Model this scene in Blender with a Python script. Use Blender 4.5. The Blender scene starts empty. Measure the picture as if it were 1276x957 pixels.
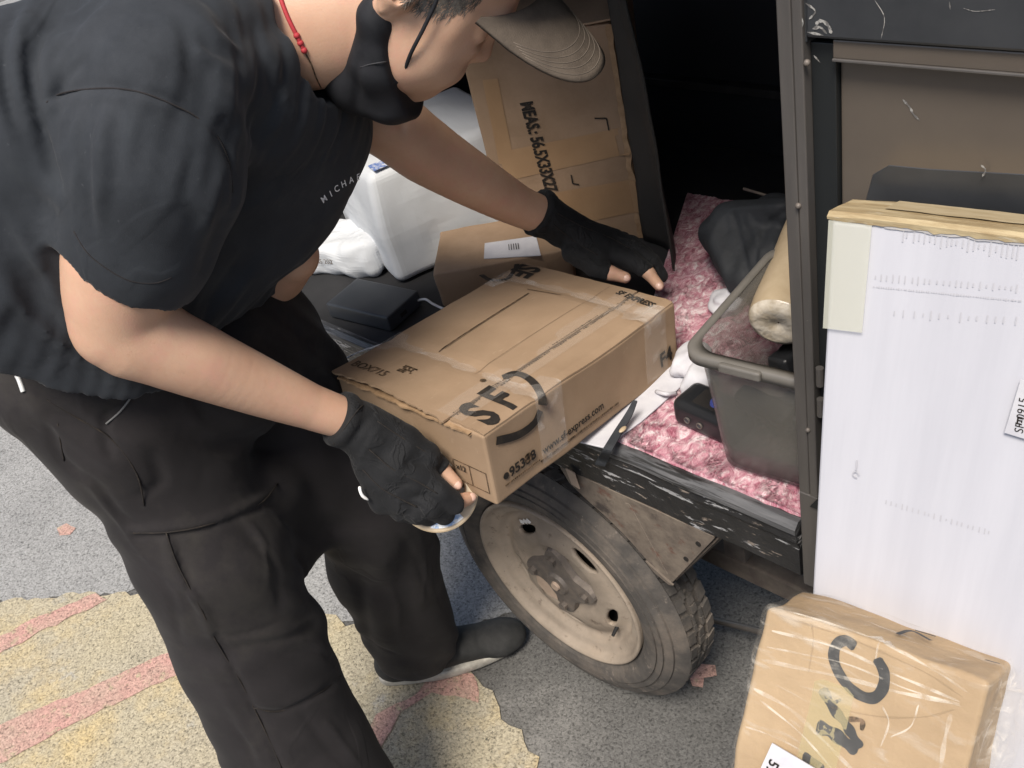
import bpy, bmesh, math, random
import numpy as np
from mathutils import Vector, Matrix, noise
from mathutils.bvhtree import BVHTree
random.seed(4)
S = bpy.context.scene
COL = S.collection
PI = math.pi
# ------------------------------------------------------------------ camera
FPX = 1200.17
CAM = np.array([0.89265492, -0.68485432, 1.54329875])
RC = np.array([[0.7204246445865412, 0.6604602148804146, -0.2116143568675613],
               [0.287845952952401, -0.5623514299728842, -0.7751809960108514],
               [-0.6309778433838066, 0.49754715733040644, -0.5952426290103493]])
RC[2] = [-.6309778433838066, .49754715733040644, -.5952426290103493]
cam = bpy.data.objects.new('camera', bpy.data.cameras.new('camera'))
COL.objects.link(cam)
M = Matrix.Identity(4)
for i in range(3):
    M[i][0] = RC[0][i]; M[i][1] = -RC[1][i]; M[i][2] = -RC[2][i]; M[i][3] = CAM[i]
cam.matrix_world = M
cam.data.sensor_width = 36; cam.data.lens = FPX / 1276 * 36
cam.data.clip_start = .02; cam.data.clip_end = 400
S.camera = cam
# ------------------------------------------------------------------ light
SUN_EL, SUN_AZ = math.radians(60), math.radians(152)   # azimuth clockwise from +Y
w = bpy.data.worlds.new('World'); S.world = w; w.use_nodes = True
nt = w.node_tree; bg = nt.nodes['Background']
sky = nt.nodes.new('ShaderNodeTexSky'); sky.sky_type = 'NISHITA'; sky.sun_disc = False
sky.sun_elevation = SUN_EL; sky.sun_rotation = SUN_AZ; sky.air_density = 1.0; sky.dust_density = 3.0
nt.links.new(sky.outputs[0], bg.inputs[0]); bg.inputs[1].default_value = .088
sl = bpy.data.lights.new('sun', 'SUN'); so = bpy.data.objects.new('sun', sl); COL.objects.link(so)
sl.energy = 3.0; sl.angle = math.radians(20); sl.color = (1, .925, .82)
sd = Vector((math.sin(SUN_AZ) * math.cos(SUN_EL), math.cos(SUN_AZ) * math.cos(SUN_EL), math.sin(SUN_EL)))
so.rotation_euler = sd.to_track_quat('Z', 'Y').to_euler(); so.location = sd * 8
S.view_settings.view_transform = 'Standard'; S.view_settings.look = 'None'
S.view_settings.exposure = 0.70; S.view_settings.gamma = 1
S.cycles.max_bounces = 8; S.cycles.transparent_max_bounces = 16
try: S.cycles.use_denoising = True
except Exception: pass

# ------------------------------------------------------------------ points from the survey of the photograph
def ray(px, py):
    return RC.T @ np.array([px - 638, py - 478.5, FPX])
def at(px, py, d):
    r = ray(px, py); return CAM + r / np.linalg.norm(r) * d
def atp(px, py, o, n):
    r = ray(px, py); o = np.array(o, float); n = np.array(n, float)
    return CAM + r * ((o - CAM) @ n) / (r @ n)
def atx(px, py, v): return atp(px, py, (v, 0, 0), (1, 0, 0))
def aty(px, py, v): return atp(px, py, (0, v, 0), (0, 1, 0))
def atz(px, py, v): return atp(px, py, (0, 0, v), (0, 0, 1))
def V(a): return Vector([float(x) for x in a])

# ------------------------------------------------------------------ materials
def mat(name, base, rough=.7, col2=None, scale=20, detail=6, lo=.35, hi=.65, bump=0, bscale=120, bdist=.002,
        metal=0, spec=.5, extra=None, stretch=None, sheen=0):
    m = bpy.data.materials.new(name); m.use_nodes = True
    t = m.node_tree; N = t.nodes; L = t.links; b = N['Principled BSDF']
    b.inputs['Roughness'].default_value = rough; b.inputs['Metallic'].default_value = metal
    b.inputs['Specular IOR Level'].default_value = spec
    if sheen: b.inputs['Sheen Weight'].default_value = sheen; b.inputs['Sheen Roughness'].default_value = .5
    tc = N.new('ShaderNodeTexCoord'); co = tc.outputs['Object']
    if stretch:
        mp = N.new('ShaderNodeMapping'); mp.inputs['Scale'].default_value = stretch; L.new(co, mp.inputs[0]); co2 = mp.outputs[0]
    else: co2 = co
    out = None
    b.inputs['Base Color'].default_value = (*base, 1)
    if col2:
        n = N.new('ShaderNodeTexNoise'); n.inputs['Scale'].default_value = scale; n.inputs['Detail'].default_value = detail
        n.inputs['Roughness'].default_value = .65
        L.new(co2, n.inputs['Vector'])
        r = N.new('ShaderNodeMapRange'); r.inputs[1].default_value = lo; r.inputs[2].default_value = hi
        L.new(n.outputs[0], r.inputs[0])
        x = N.new('ShaderNodeMix'); x.data_type = 'RGBA'
        x.inputs[6].default_value = (*base, 1); x.inputs[7].default_value = (*col2, 1)
        L.new(r.outputs[0], x.inputs[0]); out = x.outputs[2]
        L.new(out, b.inputs['Base Color'])
    if bump:
        n2 = N.new('ShaderNodeTexNoise'); n2.inputs['Scale'].default_value = bscale; n2.inputs['Detail'].default_value = 5
        L.new(co2, n2.inputs['Vector'])
        bp = N.new('ShaderNodeBump'); bp.inputs['Strength'].default_value = bump; bp.inputs['Distance'].default_value = bdist
        L.new(n2.outputs[0], bp.inputs['Height']); L.new(bp.outputs[0], b.inputs['Normal'])
    if extra: extra(t, b, co, out)
    return m

def layer(col, scale, lo, hi, vec=(1, 1, 1), rough=None, detail=8):
    """adds a worn layer of another colour over what feeds Base Color"""
    def f(t, b, co, out):
        N, L = t.nodes, t.links
        cur = b.inputs['Base Color'].links[0].from_socket if b.inputs['Base Color'].links else None
        mp = N.new('ShaderNodeMapping'); mp.inputs['Scale'].default_value = vec; L.new(co, mp.inputs[0])
        n = N.new('ShaderNodeTexNoise'); n.inputs['Scale'].default_value = scale; n.inputs['Detail'].default_value = detail
        n.inputs['Roughness'].default_value = .7; L.new(mp.outputs[0], n.inputs['Vector'])
        r = N.new('ShaderNodeMapRange'); r.inputs[1].default_value = lo; r.inputs[2].default_value = hi; L.new(n.outputs[0], r.inputs[0])
        x = N.new('ShaderNodeMix'); x.data_type = 'RGBA'
        if cur: L.new(cur, x.inputs[6])
        else: x.inputs[6].default_value = b.inputs['Base Color'].default_value
        x.inputs[7].default_value = (*col, 1); L.new(r.outputs[0], x.inputs[0]); L.new(x.outputs[2], b.inputs['Base Color'])
    return f
def frayed(t, b, co, out):
    """paint worn through to the aggregate and thinning out at its outline (attribute fade)"""
    N, L = t.nodes, t.links; o = N['Material Output']
    at_ = N.new('ShaderNodeAttribute'); at_.attribute_name = 'fade'
    n = N.new('ShaderNodeTexNoise'); n.inputs['Scale'].default_value = 130; n.inputs['Detail'].default_value = 6; n.inputs['Roughness'].default_value = .7; L.new(co, n.inputs['Vector'])
    m2 = N.new('ShaderNodeTexNoise'); m2.inputs['Scale'].default_value = 7; m2.inputs['Detail'].default_value = 4; L.new(co, m2.inputs['Vector'])
    a = N.new('ShaderNodeMath'); a.operation = 'MULTIPLY_ADD'; L.new(at_.outputs['Fac'], a.inputs[0]); a.inputs[1].default_value = .38; L.new(n.outputs[0], a.inputs[2])
    c = N.new('ShaderNodeMath'); c.operation = 'MULTIPLY_ADD'; L.new(m2.outputs[0], c.inputs[0]); c.inputs[1].default_value = .5; L.new(a.outputs[0], c.inputs[2])
    r = N.new('ShaderNodeMapRange'); r.inputs[1].default_value = .82; r.inputs[2].default_value = 1.0; L.new(c.outputs[0], r.inputs[0])
    tr = N.new('ShaderNodeBsdfTransparent'); mx = N.new('ShaderNodeMixShader'); L.new(r.outputs[0], mx.inputs[0]); L.new(tr.outputs[0], mx.inputs[1]); L.new(b.outputs[0], mx.inputs[2]); L.new(mx.outputs[0], o.inputs[0])
def layers(*fs):
    def f(t, b, co, out):
        for g in fs: g(t, b, co, out)
    return f
def clear(name, alpha, col=(.9, .9, .9), rough=.15, streak=None, scale=30, lo=.4, hi=.7, amax=None, bump=0):
    """see-through film: mix of transparent and glossy plastic"""
    m = bpy.data.materials.new(name); m.use_nodes = True
    t = m.node_tree; N = t.nodes; L = t.links; b = N['Principled BSDF']; o = N['Material Output']
    b.inputs['Base Color'].default_value = (*col, 1); b.inputs['Roughness'].default_value = rough
    tr = N.new('ShaderNodeBsdfTransparent'); mx = N.new('ShaderNodeMixShader'); mx.inputs[0].default_value = alpha
    L.new(tr.outputs[0], mx.inputs[1]); L.new(b.outputs[0], mx.inputs[2]); L.new(mx.outputs[0], o.inputs[0])
    tc = N.new('ShaderNodeTexCoord')
    if streak:
        mp = N.new('ShaderNodeMapping'); mp.inputs['Scale'].default_value = streak; L.new(tc.outputs['Object'], mp.inputs[0])
        n = N.new('ShaderNodeTexNoise'); n.inputs['Scale'].default_value = scale; n.inputs['Detail'].default_value = 5; n.inputs['Distortion'].default_value = .6
        L.new(mp.outputs[0], n.inputs['Vector'])
        r = N.new('ShaderNodeMapRange'); r.inputs[1].default_value = lo; r.inputs[2].default_value = hi
        r.inputs[3].default_value = alpha; r.inputs[4].default_value = amax or alpha; L.new(n.outputs[0], r.inputs[0])
        L.new(r.outputs[0], mx.inputs[0])
        if bump:
            bp = N.new('ShaderNodeBump'); bp.inputs['Strength'].default_value = bump; bp.inputs['Distance'].default_value = .003
            L.new(n.outputs[0], bp.inputs['Height']); L.new(bp.outputs[0], b.inputs['Normal'])
    return m

def crease(scale=9, dist=.004, strength=.6, fine=220):
    """sharp small creases of cloth: ridged, warped noise as relief"""
    def f(t, b, co, out):
        N, L = t.nodes, t.links
        n = N.new('ShaderNodeTexNoise'); n.inputs['Scale'].default_value = scale; n.inputs['Detail'].default_value = 3; n.inputs['Distortion'].default_value = .9; L.new(co, n.inputs['Vector'])
        a = N.new('ShaderNodeMath'); a.operation = 'SUBTRACT'; a.inputs[1].default_value = .5; L.new(n.outputs[0], a.inputs[0])
        c = N.new('ShaderNodeMath'); c.operation = 'ABSOLUTE'; L.new(a.outputs[0], c.inputs[0])
        r = N.new('ShaderNodeMapRange'); r.inputs[1].default_value = 0; r.inputs[2].default_value = .075; r.inputs[3].default_value = 1; r.inputs[4].default_value = 0; r.interpolation_type = 'SMOOTHERSTEP'; L.new(c.outputs[0], r.inputs[0])
        k = N.new('ShaderNodeTexNoise'); k.inputs['Scale'].default_value = scale * .6; L.new(co, k.inputs['Vector'])
        kr = N.new('ShaderNodeMapRange'); kr.inputs[1].default_value = .45; kr.inputs[2].default_value = .65; L.new(k.outputs[0], kr.inputs[0])
        m = N.new('ShaderNodeMath'); m.operation = 'MULTIPLY'; L.new(r.outputs[0], m.inputs[0]); L.new(kr.outputs[0], m.inputs[1])
        old = b.inputs['Normal'].links[0].from_socket if b.inputs['Normal'].links else None
        bp = N.new('ShaderNodeBump'); bp.inputs['Strength'].default_value = strength; bp.inputs['Distance'].default_value = dist; L.new(m.outputs[0], bp.inputs['Height'])
        if old: L.new(old, bp.inputs['Normal'])
        L.new(bp.outputs[0], b.inputs['Normal'])
    return f
CARD = (.315, .222, .146); CARD2 = (.262, .18, .115)
m_card = mat('cardboard', CARD, .8, CARD2, 5, bump=.25, bscale=300, bdist=.0006, spec=.25, stretch=(1, 1, 1), extra=layers(layer((.25, .17, .105), 3, .52, .75), layer((.37, .27, .185), 60, .62, .72, (3, .6, 1)), layer((.19, .13, .08), 110, .70, .74)))
m_card_in = mat('cardboard_edge', (.36, .24, .14), .85, (.24, .15, .08), 60)
m_card_old = mat('cardboard_old', (.335, .235, .158), .8, (.25, .17, .108), 7, bump=.3, bscale=200, bdist=.0008, spec=.25)
m_print = mat('black_print', (.022, .019, .017), .75, (.05, .04, .03), 90, lo=.5, hi=.8, spec=.2)
m_print_brown = mat('dark_brown_print', (.05, .035, .022), .75, (.2, .13, .08), 160, lo=.45, hi=.62, spec=.2)
m_shirt = mat('shirt_cotton', (.0195, .0225, .0275), .85, (.028, .0325, .039), 14, bump=.35, bscale=900, bdist=.0006, spec=.2, sheen=.08, extra=layers(layer((.075, .08, .088), 120, .66, .74), layer((.036, .040, .047), 5, .5, .7), crease(7, .003, .3)))
m_trouser = mat('trouser_cloth', (.0150, .0136, .0142), .85, (.023, .0205, .0215), 9, bump=.35, bscale=900, bdist=.0006, spec=.2, sheen=.05, extra=layers(layer((.034, .031, .028), 6, .52, .7), layer((.07, .065, .06), 150, .68, .76), crease(7, .003, .28)))
m_glove = mat('glove_cloth', (.008, .0085, .0095), .8, (.014, .0145, .016), 30, bump=.6, bscale=700, bdist=.0008, spec=.25, sheen=.04, extra=layers(layer((.05, .05, .052), 200, .68, .76), crease(34, .0022, .7)))
m_maskseam = mat('mask_thread', (.03, .031, .035), .8)
m_mask = mat('mask_cloth', (.010, .011, .014), .75, (.016, .017, .021), 40, bump=.4, bscale=900, bdist=.0004, spec=.3, extra=crease(12, .003, .25))
m_skin = mat('skin', (.56, .365, .255), .52, (.50, .30, .205), 11, bump=.35, bscale=420, bdist=.0006, spec=.4, extra=layers(layer((.56, .31, .23), 24, .5, .75), layer((.44, .26, .175), 160, .60, .80)))
m_skin.node_tree.nodes['Principled BSDF'].inputs['Subsurface Weight'].default_value = .15
m_skin.node_tree.nodes['Principled BSDF'].inputs['Subsurface Radius'].default_value = (.01, .004, .002)
m_nail = mat('nail', (.62, .42, .34), .3)
m_cap = mat('cap_canvas', (.125, .102, .082), .9, (.09, .073, .059), 35, bump=.6, bscale=700, bdist=.0008, spec=.15)
m_capthread = mat('cap_thread', (.145, .12, .097), .9)
m_hair = mat('hair', (.07, .062, .058), .7, (.20, .18, .165), 300, lo=.42, hi=.7, stretch=(1, 1, 1))
m_greyhair = mat('grey_hair', (.20, .18, .155), .6, (.08, .07, .06), 200, lo=.4, hi=.6)
m_red = mat('red_cord', (.40, .03, .04), .7)
m_white = mat('white_plastic', (.75, .75, .74), .4)
m_sole = mat('shoe_sole', (.50, .48, .42), .7, (.33, .31, .27), 60)
m_shoe = mat('shoe_cloth', (.016, .017, .017), .8, (.03, .03, .03), 50, bump=.3, bscale=900, bdist=.0005)
m_black_metal = mat('black_paint', (.018, .018, .019), .45, (.035, .034, .033), 18, bump=.1, bscale=60)
m_beam = mat('scratched_black_paint', (.012, .0125, .014), .45, (.025, .025, .027), 20, bump=.8, bscale=90, bdist=.002,
             extra=layers(layer((.40, .40, .41), 30, .575, .60, (.45, 1, 2.4)), layer((.30, .25, .21), 75, .61, .66, (.4, 1, 1.6))))
m_beam_top = mat('worn_grey_paint', (.045, .047, .052), .5, (.13, .13, .135), 40, bump=.3, bscale=120, stretch=(.15, 1, 2),
                 extra=layers(layer((.015, .015, .015), 60, .50, .58, (.12, 1, 3)), layer((.3, .3, .3), 45, .63, .68, (.2, 1, 3))))
m_post = mat('post_grey_brown', (.13, .12, .112), .38, (.09, .084, .08), 12, stretch=(2, 2, .3), metal=.3, extra=layer((.28, .26, .24), 130, .70, .74))
m_panel = mat('panel_painted_reflection', (.145, .122, .10), .25, (.12, .10, .083), 4, metal=.3, bump=.05, bscale=30, extra=layer((.35, .33, .3), 70, .76, .78))  # brown base colour holds a warm reflection on the dark panel
m_header = mat('dark_header', (.04, .043, .048), .33, (.06, .063, .068), 9, metal=.3, extra=layer((.25, .26, .25), 55, .69, .73))
m_inside = mat('interior_panel', (.008, .009, .012), .6, (.012, .013, .016), 5)
m_recess = mat('recess_black', (.010, .012, .013), .5)
m_rubber = mat('tyre_rubber', (.050, .046, .043), .85, (.085, .077, .07), 25, bump=.5, bscale=150, bdist=.001, extra=layers(layer((.155, .13, .108), 9, .46, .68), layer((.20, .17, .145), 60, .60, .70)))
m_rim = mat('dusty_rim', (.335, .28, .225), .75, (.235, .195, .155), 14, bump=.3, bscale=180, bdist=.0008,
            extra=layers(layer((.36, .29, .225), 6, .5, .7), layer((.13, .095, .07), 45, .58, .70), layer((.09, .07, .055), 150, .66, .72)))
m_hub = mat('hub_steel', (.12, .108, .10), .6, (.20, .17, .145), 40, bump=.3, bscale=200, metal=.3)
m_hubpale = mat('dusty_cap', (.46, .35, .27), .8, (.38, .29, .22), 40)
m_hole = mat('dark_gap', (.01, .008, .007), .9)
m_rusty = mat('rusty_guard', (.10, .08, .066), .8, (.20, .165, .13), 22, bump=.6, bscale=80, bdist=.002,
              extra=layers(layer((.11, .05, .035), 30, .57, .68), layer((.05, .04, .035), 16, .58, .66)))
m_pipe = mat('dusty_pipe', (.15, .125, .10), .8, (.09, .07, .06), 30)
m_paper = mat('white_paper', (.54, .54, .57), .8, (.46, .46, .50), 30, bump=.2, bscale=100)
m_foam = mat('white_poly_wrap', (.54, .565, .60), .5, (.56, .58, .60), 6, bump=.25, bscale=25, bdist=.004, spec=.3)
m_whitebox = mat('white_carton', (.52, .525, .57), .75, (.475, .48, .525), 4, bump=.12, bscale=220, bdist=.0005, stretch=(8, 1, .6), spec=.25,
                 extra=layer((.55, .55, .58), 46, .74, .80, (4, 1, 1)))
m_tantape = mat('tan_tape', (.30, .225, .125), .38, (.44, .36, .22), 14, bump=.3, bscale=50, stretch=(1, 9, 6), spec=.4, lo=.42, hi=.6, extra=layer((.50, .46, .36), 20, .6, .7, (1, 8, 5)))
m_power = mat('power_brick', (.035, .040, .048), .45, (.045, .05, .058), 20)
m_blackp = mat('black_plastic', (.014, .015, .017), .35, spec=.5)
m_bag = mat('black_nylon', (.010, .012, .015), .75, (.02, .023, .028), 12, bump=.4, bscale=60, bdist=.004)
m_blue = mat('blue_dial', (.06, .08, .30), .3)
m_bluelabel = mat('blue_label', (.30, .42, .62), .5, (.7, .72, .74), 90, lo=.45, hi=.5)
m_side_shade = mat('shaded_carton_side', (.020, .019, .017), .7, (.028, .026, .023), 8)  # shade on the carton's side put into a dark base colour
m_mat_black = mat('black_floor_mat', (.012, .0125, .014), .8, (.02, .02, .022), 20, bump=.3, bscale=60)
m_tape = clear('packing_tape', .10, (.85, .8, .74), .12, streak=(1, 1, 1), scale=30, lo=.52, hi=.70, amax=.34, bump=.6)
m_film = clear('stretch_film', .04, (.8, .74, .64), .08, streak=(.7, 1, 3.6), scale=30, lo=.56, hi=.72, amax=.30, bump=1.0)
m_bin = clear('grey_clear_plastic', .34, (.16, .153, .14), .22, streak=(1, 1, .5), scale=7, lo=.3, hi=.7, amax=.62)
m_binrim = mat('grey_plastic_rim', (.125, .117, .105), .35, (.16, .15, .135), 12, spec=.5)
m_tapefilm = mat('tan_tape_roll', (.40, .31, .20), .35, (.47, .38, .26), 30, spec=.5)
m_rollend = mat('wrapped_roll_end', (.42, .36, .27), .3, (.58, .53, .45), 45, bump=.8, bscale=60, bdist=.004, lo=.4, hi=.6)

# ground: worn speckled asphalt
def speck(t, b, co, out):
    N, L = t.nodes, t.links
    cur = b.inputs['Base Color'].links[0].from_socket
    v = N.new('ShaderNodeTexVoronoi'); v.inputs['Scale'].default_value = 280; L.new(co, v.inputs['Vector'])
    h = N.new('ShaderNodeSeparateColor'); L.new(v.outputs['Color'], h.inputs[0])
    r = N.new('ShaderNodeMapRange'); r.inputs[1].default_value = 0; r.inputs[2].default_value = 1; r.inputs[3].default_value = .80; r.inputs[4].default_value = 1.22
    L.new(h.outputs[0], r.inputs[0])
    n = N.new('ShaderNodeTexNoise'); n.inputs['Scale'].default_value = 185; n.inputs['Detail'].default_value = 3; n.inputs['Roughness'].default_value = .55; n.inputs['Distortion'].default_value = .5; L.new(co, n.inputs['Vector'])
    d = N.new('ShaderNodeMapRange'); d.inputs[1].default_value = .36; d.inputs[2].default_value = .47; d.inputs[3].default_value = .56; d.inputs[4].default_value = 1.08
    L.new(n.outputs[0], d.inputs[0])
    mu = N.new('ShaderNodeMath'); mu.operation = 'MULTIPLY'; L.new(r.outputs[0], mu.inputs[0]); L.new(d.outputs[0], mu.inputs[1])
    sc = N.new('ShaderNodeVectorMath'); sc.operation = 'SCALE'; L.new(cur, sc.inputs[0]); L.new(mu.outputs[0], sc.inputs['Scale'])
    L.new(sc.outputs[0], b.inputs['Base Color'])
    bp = N.new('ShaderNodeBump'); bp.inputs['Strength'].default_value = .8; bp.inputs['Distance'].default_value = .003
    L.new(n.outputs[0], bp.inputs['Height']); L.new(bp.outputs[0], b.inputs['Normal'])
m_asphalt = mat('asphalt', (.085, .084, .081), .9, (.13, .128, .124), 2.2, extra=layers(layer((.22, .215, .205), 1.6, .55, .72), speck), spec=.2)
m_greyroad = mat('pale_worn_paving', (.285, .285, .278), .9, (.235, .235, .23), 3, extra=layers(speck, frayed), spec=.2)
m_yellow = mat('yellow_road_paint', (.37, .325, .225), .85, (.33, .30, .235), 2.5, extra=layers(layer((.43, .34, .185), 3.5, .50, .68), layer((.29, .29, .275), 9, .60, .72), speck, frayed), spec=.2)
m_pink = mat('pink_road_paint', (.43, .25, .215), .85, (.39, .28, .225), 8, extra=layers(layer((.35, .30, .2), 40, .55, .65), speck, frayed), spec=.2)

m_pack = mat('tan_package_board', (.395, .285, .17), .75, (.32, .225, .13), 9, bump=.5, bscale=60, bdist=.003, spec=.3)
# fleece
def fleece(t, b, co, out):
    N, L = t.nodes, t.links
    mp = N.new('ShaderNodeMapping'); mp.inputs['Scale'].default_value = (1.25, .8, 1); mp.inputs['Rotation'].default_value = (0, 0, -.5); L.new(co, mp.inputs[0])
    n = N.new('ShaderNodeTexNoise'); n.inputs['Scale'].default_value = 55; n.inputs['Detail'].default_value = 8; n.inputs['Roughness'].default_value = .75; n.inputs['Distortion'].default_value = 1.2
    L.new(mp.outputs[0], n.inputs['Vector'])
    cr = N.new('ShaderNodeValToRGB'); e = cr.color_ramp.elements
    e[0].position = .36; e[0].color = (.22, .05, .08, 1); e[1].position = .62; e[1].color = (.78, .68, .70, 1)
    k = e.new(.44); k.color = (.44, .16, .22, 1); k = e.new(.53); k.color = (.60, .35, .40, 1)
    L.new(n.outputs[0], cr.inputs[0]); L.new(cr.outputs[0], b.inputs['Base Color'])
    bp = N.new('ShaderNodeBump'); bp.inputs['Strength'].default_value = 1; bp.inputs['Distance'].default_value = .006
    L.new(n.outputs[0], bp.inputs['Height']); L.new(bp.outputs[0], b.inputs['Normal'])
m_fleece = mat('pink_fleece', (.5, .1, .2), .95, extra=fleece, spec=.1, sheen=.2)

# ------------------------------------------------------------------ object helpers
def tag(o, label=None, cat=None, group=None, kind=None):
    if label: o['label'] = label
    if cat: o['category'] = cat
    if group: o['group'] = group
    if kind: o['kind'] = kind
    return o
def empty(name, loc=(0, 0, 0), **k):
    o = bpy.data.objects.new(name, None); o.location = loc; COL.objects.link(o); o.empty_display_size = .1
    return tag(o, **k)
def link(name, me, m=None, parent=None, smooth=False, **k):
    o = bpy.data.objects.new(name, me); COL.objects.link(o)
    if m is not None:
        me.materials.clear()
        for x in (m if isinstance(m, (list, tuple)) else [m]): me.materials.append(x)
    if smooth: me.shade_smooth()
    if parent is not None:
        o.parent = parent; o.matrix_parent_inverse = parent_inv(parent)
    return tag(o, **k)
def parent_inv(p):
    mt = Matrix.Identity(4); q = p
    while q is not None:
        mt = q.matrix_parent_inverse @ q.matrix_basis @ mt if False else (q.matrix_parent_inverse @ q.matrix_basis) @ mt
        q = q.parent
    return mt.inverted()
def pydata(name, vs, fs, m=None, parent=None, smooth=False, **k):
    me = bpy.data.meshes.new(name); me.from_pydata([tuple(map(float, v)) for v in vs], [], [tuple(f) for f in fs]); me.update()
    return link(name, me, m, parent, smooth, **k)
def bmobj(name, bm, m=None, parent=None, smooth=False, **k):
    bmesh.ops.recalc_face_normals(bm, faces=bm.faces)
    me = bpy.data.meshes.new(name); bm.to_mesh(me); bm.free()
    return link(name, me, m, parent, smooth, **k)
def frame(o, x, y, z):
    mt = Matrix.Identity(4)
    for i in range(3): mt[i][0] = x[i]; mt[i][1] = y[i]; mt[i][2] = z[i]; mt[i][3] = o[i]
    return mt
def box(bm, lo, hi, bev=0.0, mt=None):
    lo = Vector(lo); hi = Vector(hi); c = (lo + hi) / 2; s = hi - lo
    g = bmesh.ops.create_cube(bm, size=1); vs = g['verts']
    bmesh.ops.scale(bm, vec=s, verts=vs); bmesh.ops.translate(bm, vec=c, verts=vs)
    if bev:
        es = list({e for v in vs for e in v.link_edges})
        r = bmesh.ops.bevel(bm, geom=es, offset=bev, segments=2, profile=.5, affect='EDGES'); vs = list({v for f in r['faces'] for v in f.verts} | {v for v in vs if v.is_valid})
    if mt is not None: bmesh.ops.transform(bm, matrix=mt, verts=vs)
    return vs
def obox(name, lo, hi, m, parent=None, bev=.002, mt=None, **k):
    bm = bmesh.new(); box(bm, lo, hi, bev, mt); return bmobj(name, bm, m, parent, **k)
def lathe(bm, prof, n=64, mt=None, closed=False, caps=False):
    """profile (axial, radius) about local Z; mt places it"""
    rings = []
    for a, r in prof:
        rings.append([bm.verts.new((r * math.cos(2 * PI * i / n), r * math.sin(2 * PI * i / n), a)) for i in range(n)])
    idx = list(range(len(rings)))
    pairs = list(zip(idx, idx[1:])) + ([(idx[-1], 0)] if closed else [])
    for a, b in pairs:
        for i in range(n):
            j = (i + 1) % n
            bm.faces.new((rings[a][i], rings[a][j], rings[b][j], rings[b][i]))
    if caps: bm.faces.new(rings[0][::-1]); bm.faces.new(rings[-1])
    vs = [v for r in rings for v in r]
    if mt is not None: bmesh.ops.transform(bm, matrix=mt, verts=vs)
    return vs
def tube(bm, pts, r, n=10, caps=True):
    pts = [V(p) for p in pts]; rr = r if isinstance(r, (list, tuple)) else [r] * len(pts)
    rings = []; up = Vector((0, 0, 1)); prev = None
    for i, p in enumerate(pts):
        t = (pts[min(i + 1, len(pts) - 1)] - pts[max(i - 1, 0)]).normalized()
        a = t.cross(up) if prev is None else t.cross(prev.cross(t))
        if a.length < 1e-4: a = t.cross(Vector((1, 0, 0)))
        a.normalize(); b = t.cross(a).normalized(); 
        if prev is not None and a.dot(prev) < 0: a = -a; b = -b
        prev = a
        rings.append([bm.verts.new(p + (a * math.cos(2 * PI * k / n) + b * math.sin(2 * PI * k / n)) * rr[i]) for k in range(n)])
    for u, v in zip(rings, rings[1:]):
        for k in range(n):
            bm.faces.new((u[k], u[(k + 1) % n], v[(k + 1) % n], v[k]))
    if caps: bm.faces.new(rings[0][::-1]); bm.faces.new(rings[-1])
def spline(pts, n=8):
    P_ = [np.array(p, float) for p in pts]; P_ = [2 * P_[0] - P_[1]] + P_ + [2 * P_[-1] - P_[-2]]
    out = []
    for i in range(1, len(P_) - 2):
        for k in range(n):
            t = k / n; a, b, c, d = P_[i - 1], P_[i], P_[i + 1], P_[i + 2]
            out.append(.5 * (2 * b + (c - a) * t + (2 * a - 5 * b + 4 * c - d) * t * t + (3 * b - a - 3 * c + d) * t ** 3))
    out.append(P_[-2]); return out
def rbox(name, dims, r, mt, m, parent=None, seg=14, amp=0, nscale=6, seed=0, shape=None, **k):
    """rounded box of subdivided faces with soft dents; local box from 0 to dims"""
    bm = bmesh.new(); bmesh.ops.create_cube(bm, size=2)
    bmesh.ops.subdivide_edges(bm, edges=bm.edges[:], cuts=seg, use_grid_fill=True)
    D = Vector(dims) / 2
    for v in bm.verts:
        c = v.co.copy()
        for i in range(3):   # crowd the cuts towards the edges so the rounding is crisp
            c[i] = math.copysign(1 - (1 - abs(c[i])) ** 1.35 if False else math.sin(abs(c[i]) * PI / 2) ** .8, c[i])
        p = Vector([c[i] * D[i] for i in range(3)])
        inner = Vector([max(-D[i] + r, min(D[i] - r, p[i])) for i in range(3)])
        dd = p - inner
        q = inner + (dd.normalized() * r if dd.length > 1e-9 else dd)
        if dd.length < r * .999 and max(abs(c[i]) for i in range(3)) > .999:
            q = inner + dd.normalized() * r if dd.length > 1e-9 else p
        p = q
        if amp:
            n = noise.noise(p * nscale + Vector((seed, 0, 0))) + .5 * noise.noise(p * nscale * 2.7 + Vector((0, seed, 0)))
            nn = p.copy(); nn = Vector([nn[i] / D[i] for i in range(3)]); nn = Vector([x ** 5 for x in nn])
            if nn.length: p += nn.normalized() * n * amp
        p += D
        if shape: p = shape(p)
        v.co = mt @ p
    return bmobj(name, bm, m, parent, smooth=False, **k)

def poly_plate(name, pts, thick, m, parent=None, bev=.0015, **k):
    """flat plate from an outline of 3D points, given thickness along its normal (thick may be negative)"""
    bm = bmesh.new(); vs = [bm.verts.new(V(p)) for p in pts]; f = bm.faces.new(vs); f.normal_update(); n = f.normal.copy()
    g = bmesh.ops.extrude_face_region(bm, geom=[f]); ex = [x for x in g['geom'] if isinstance(x, bmesh.types.BMVert)]
    bmesh.ops.translate(bm, vec=n * thick, verts=ex)
    if bev: bmesh.ops.bevel(bm, geom=bm.edges[:], offset=bev, segments=1, affect='EDGES')
    return bmobj(name, bm, m, parent, **k)

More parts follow.
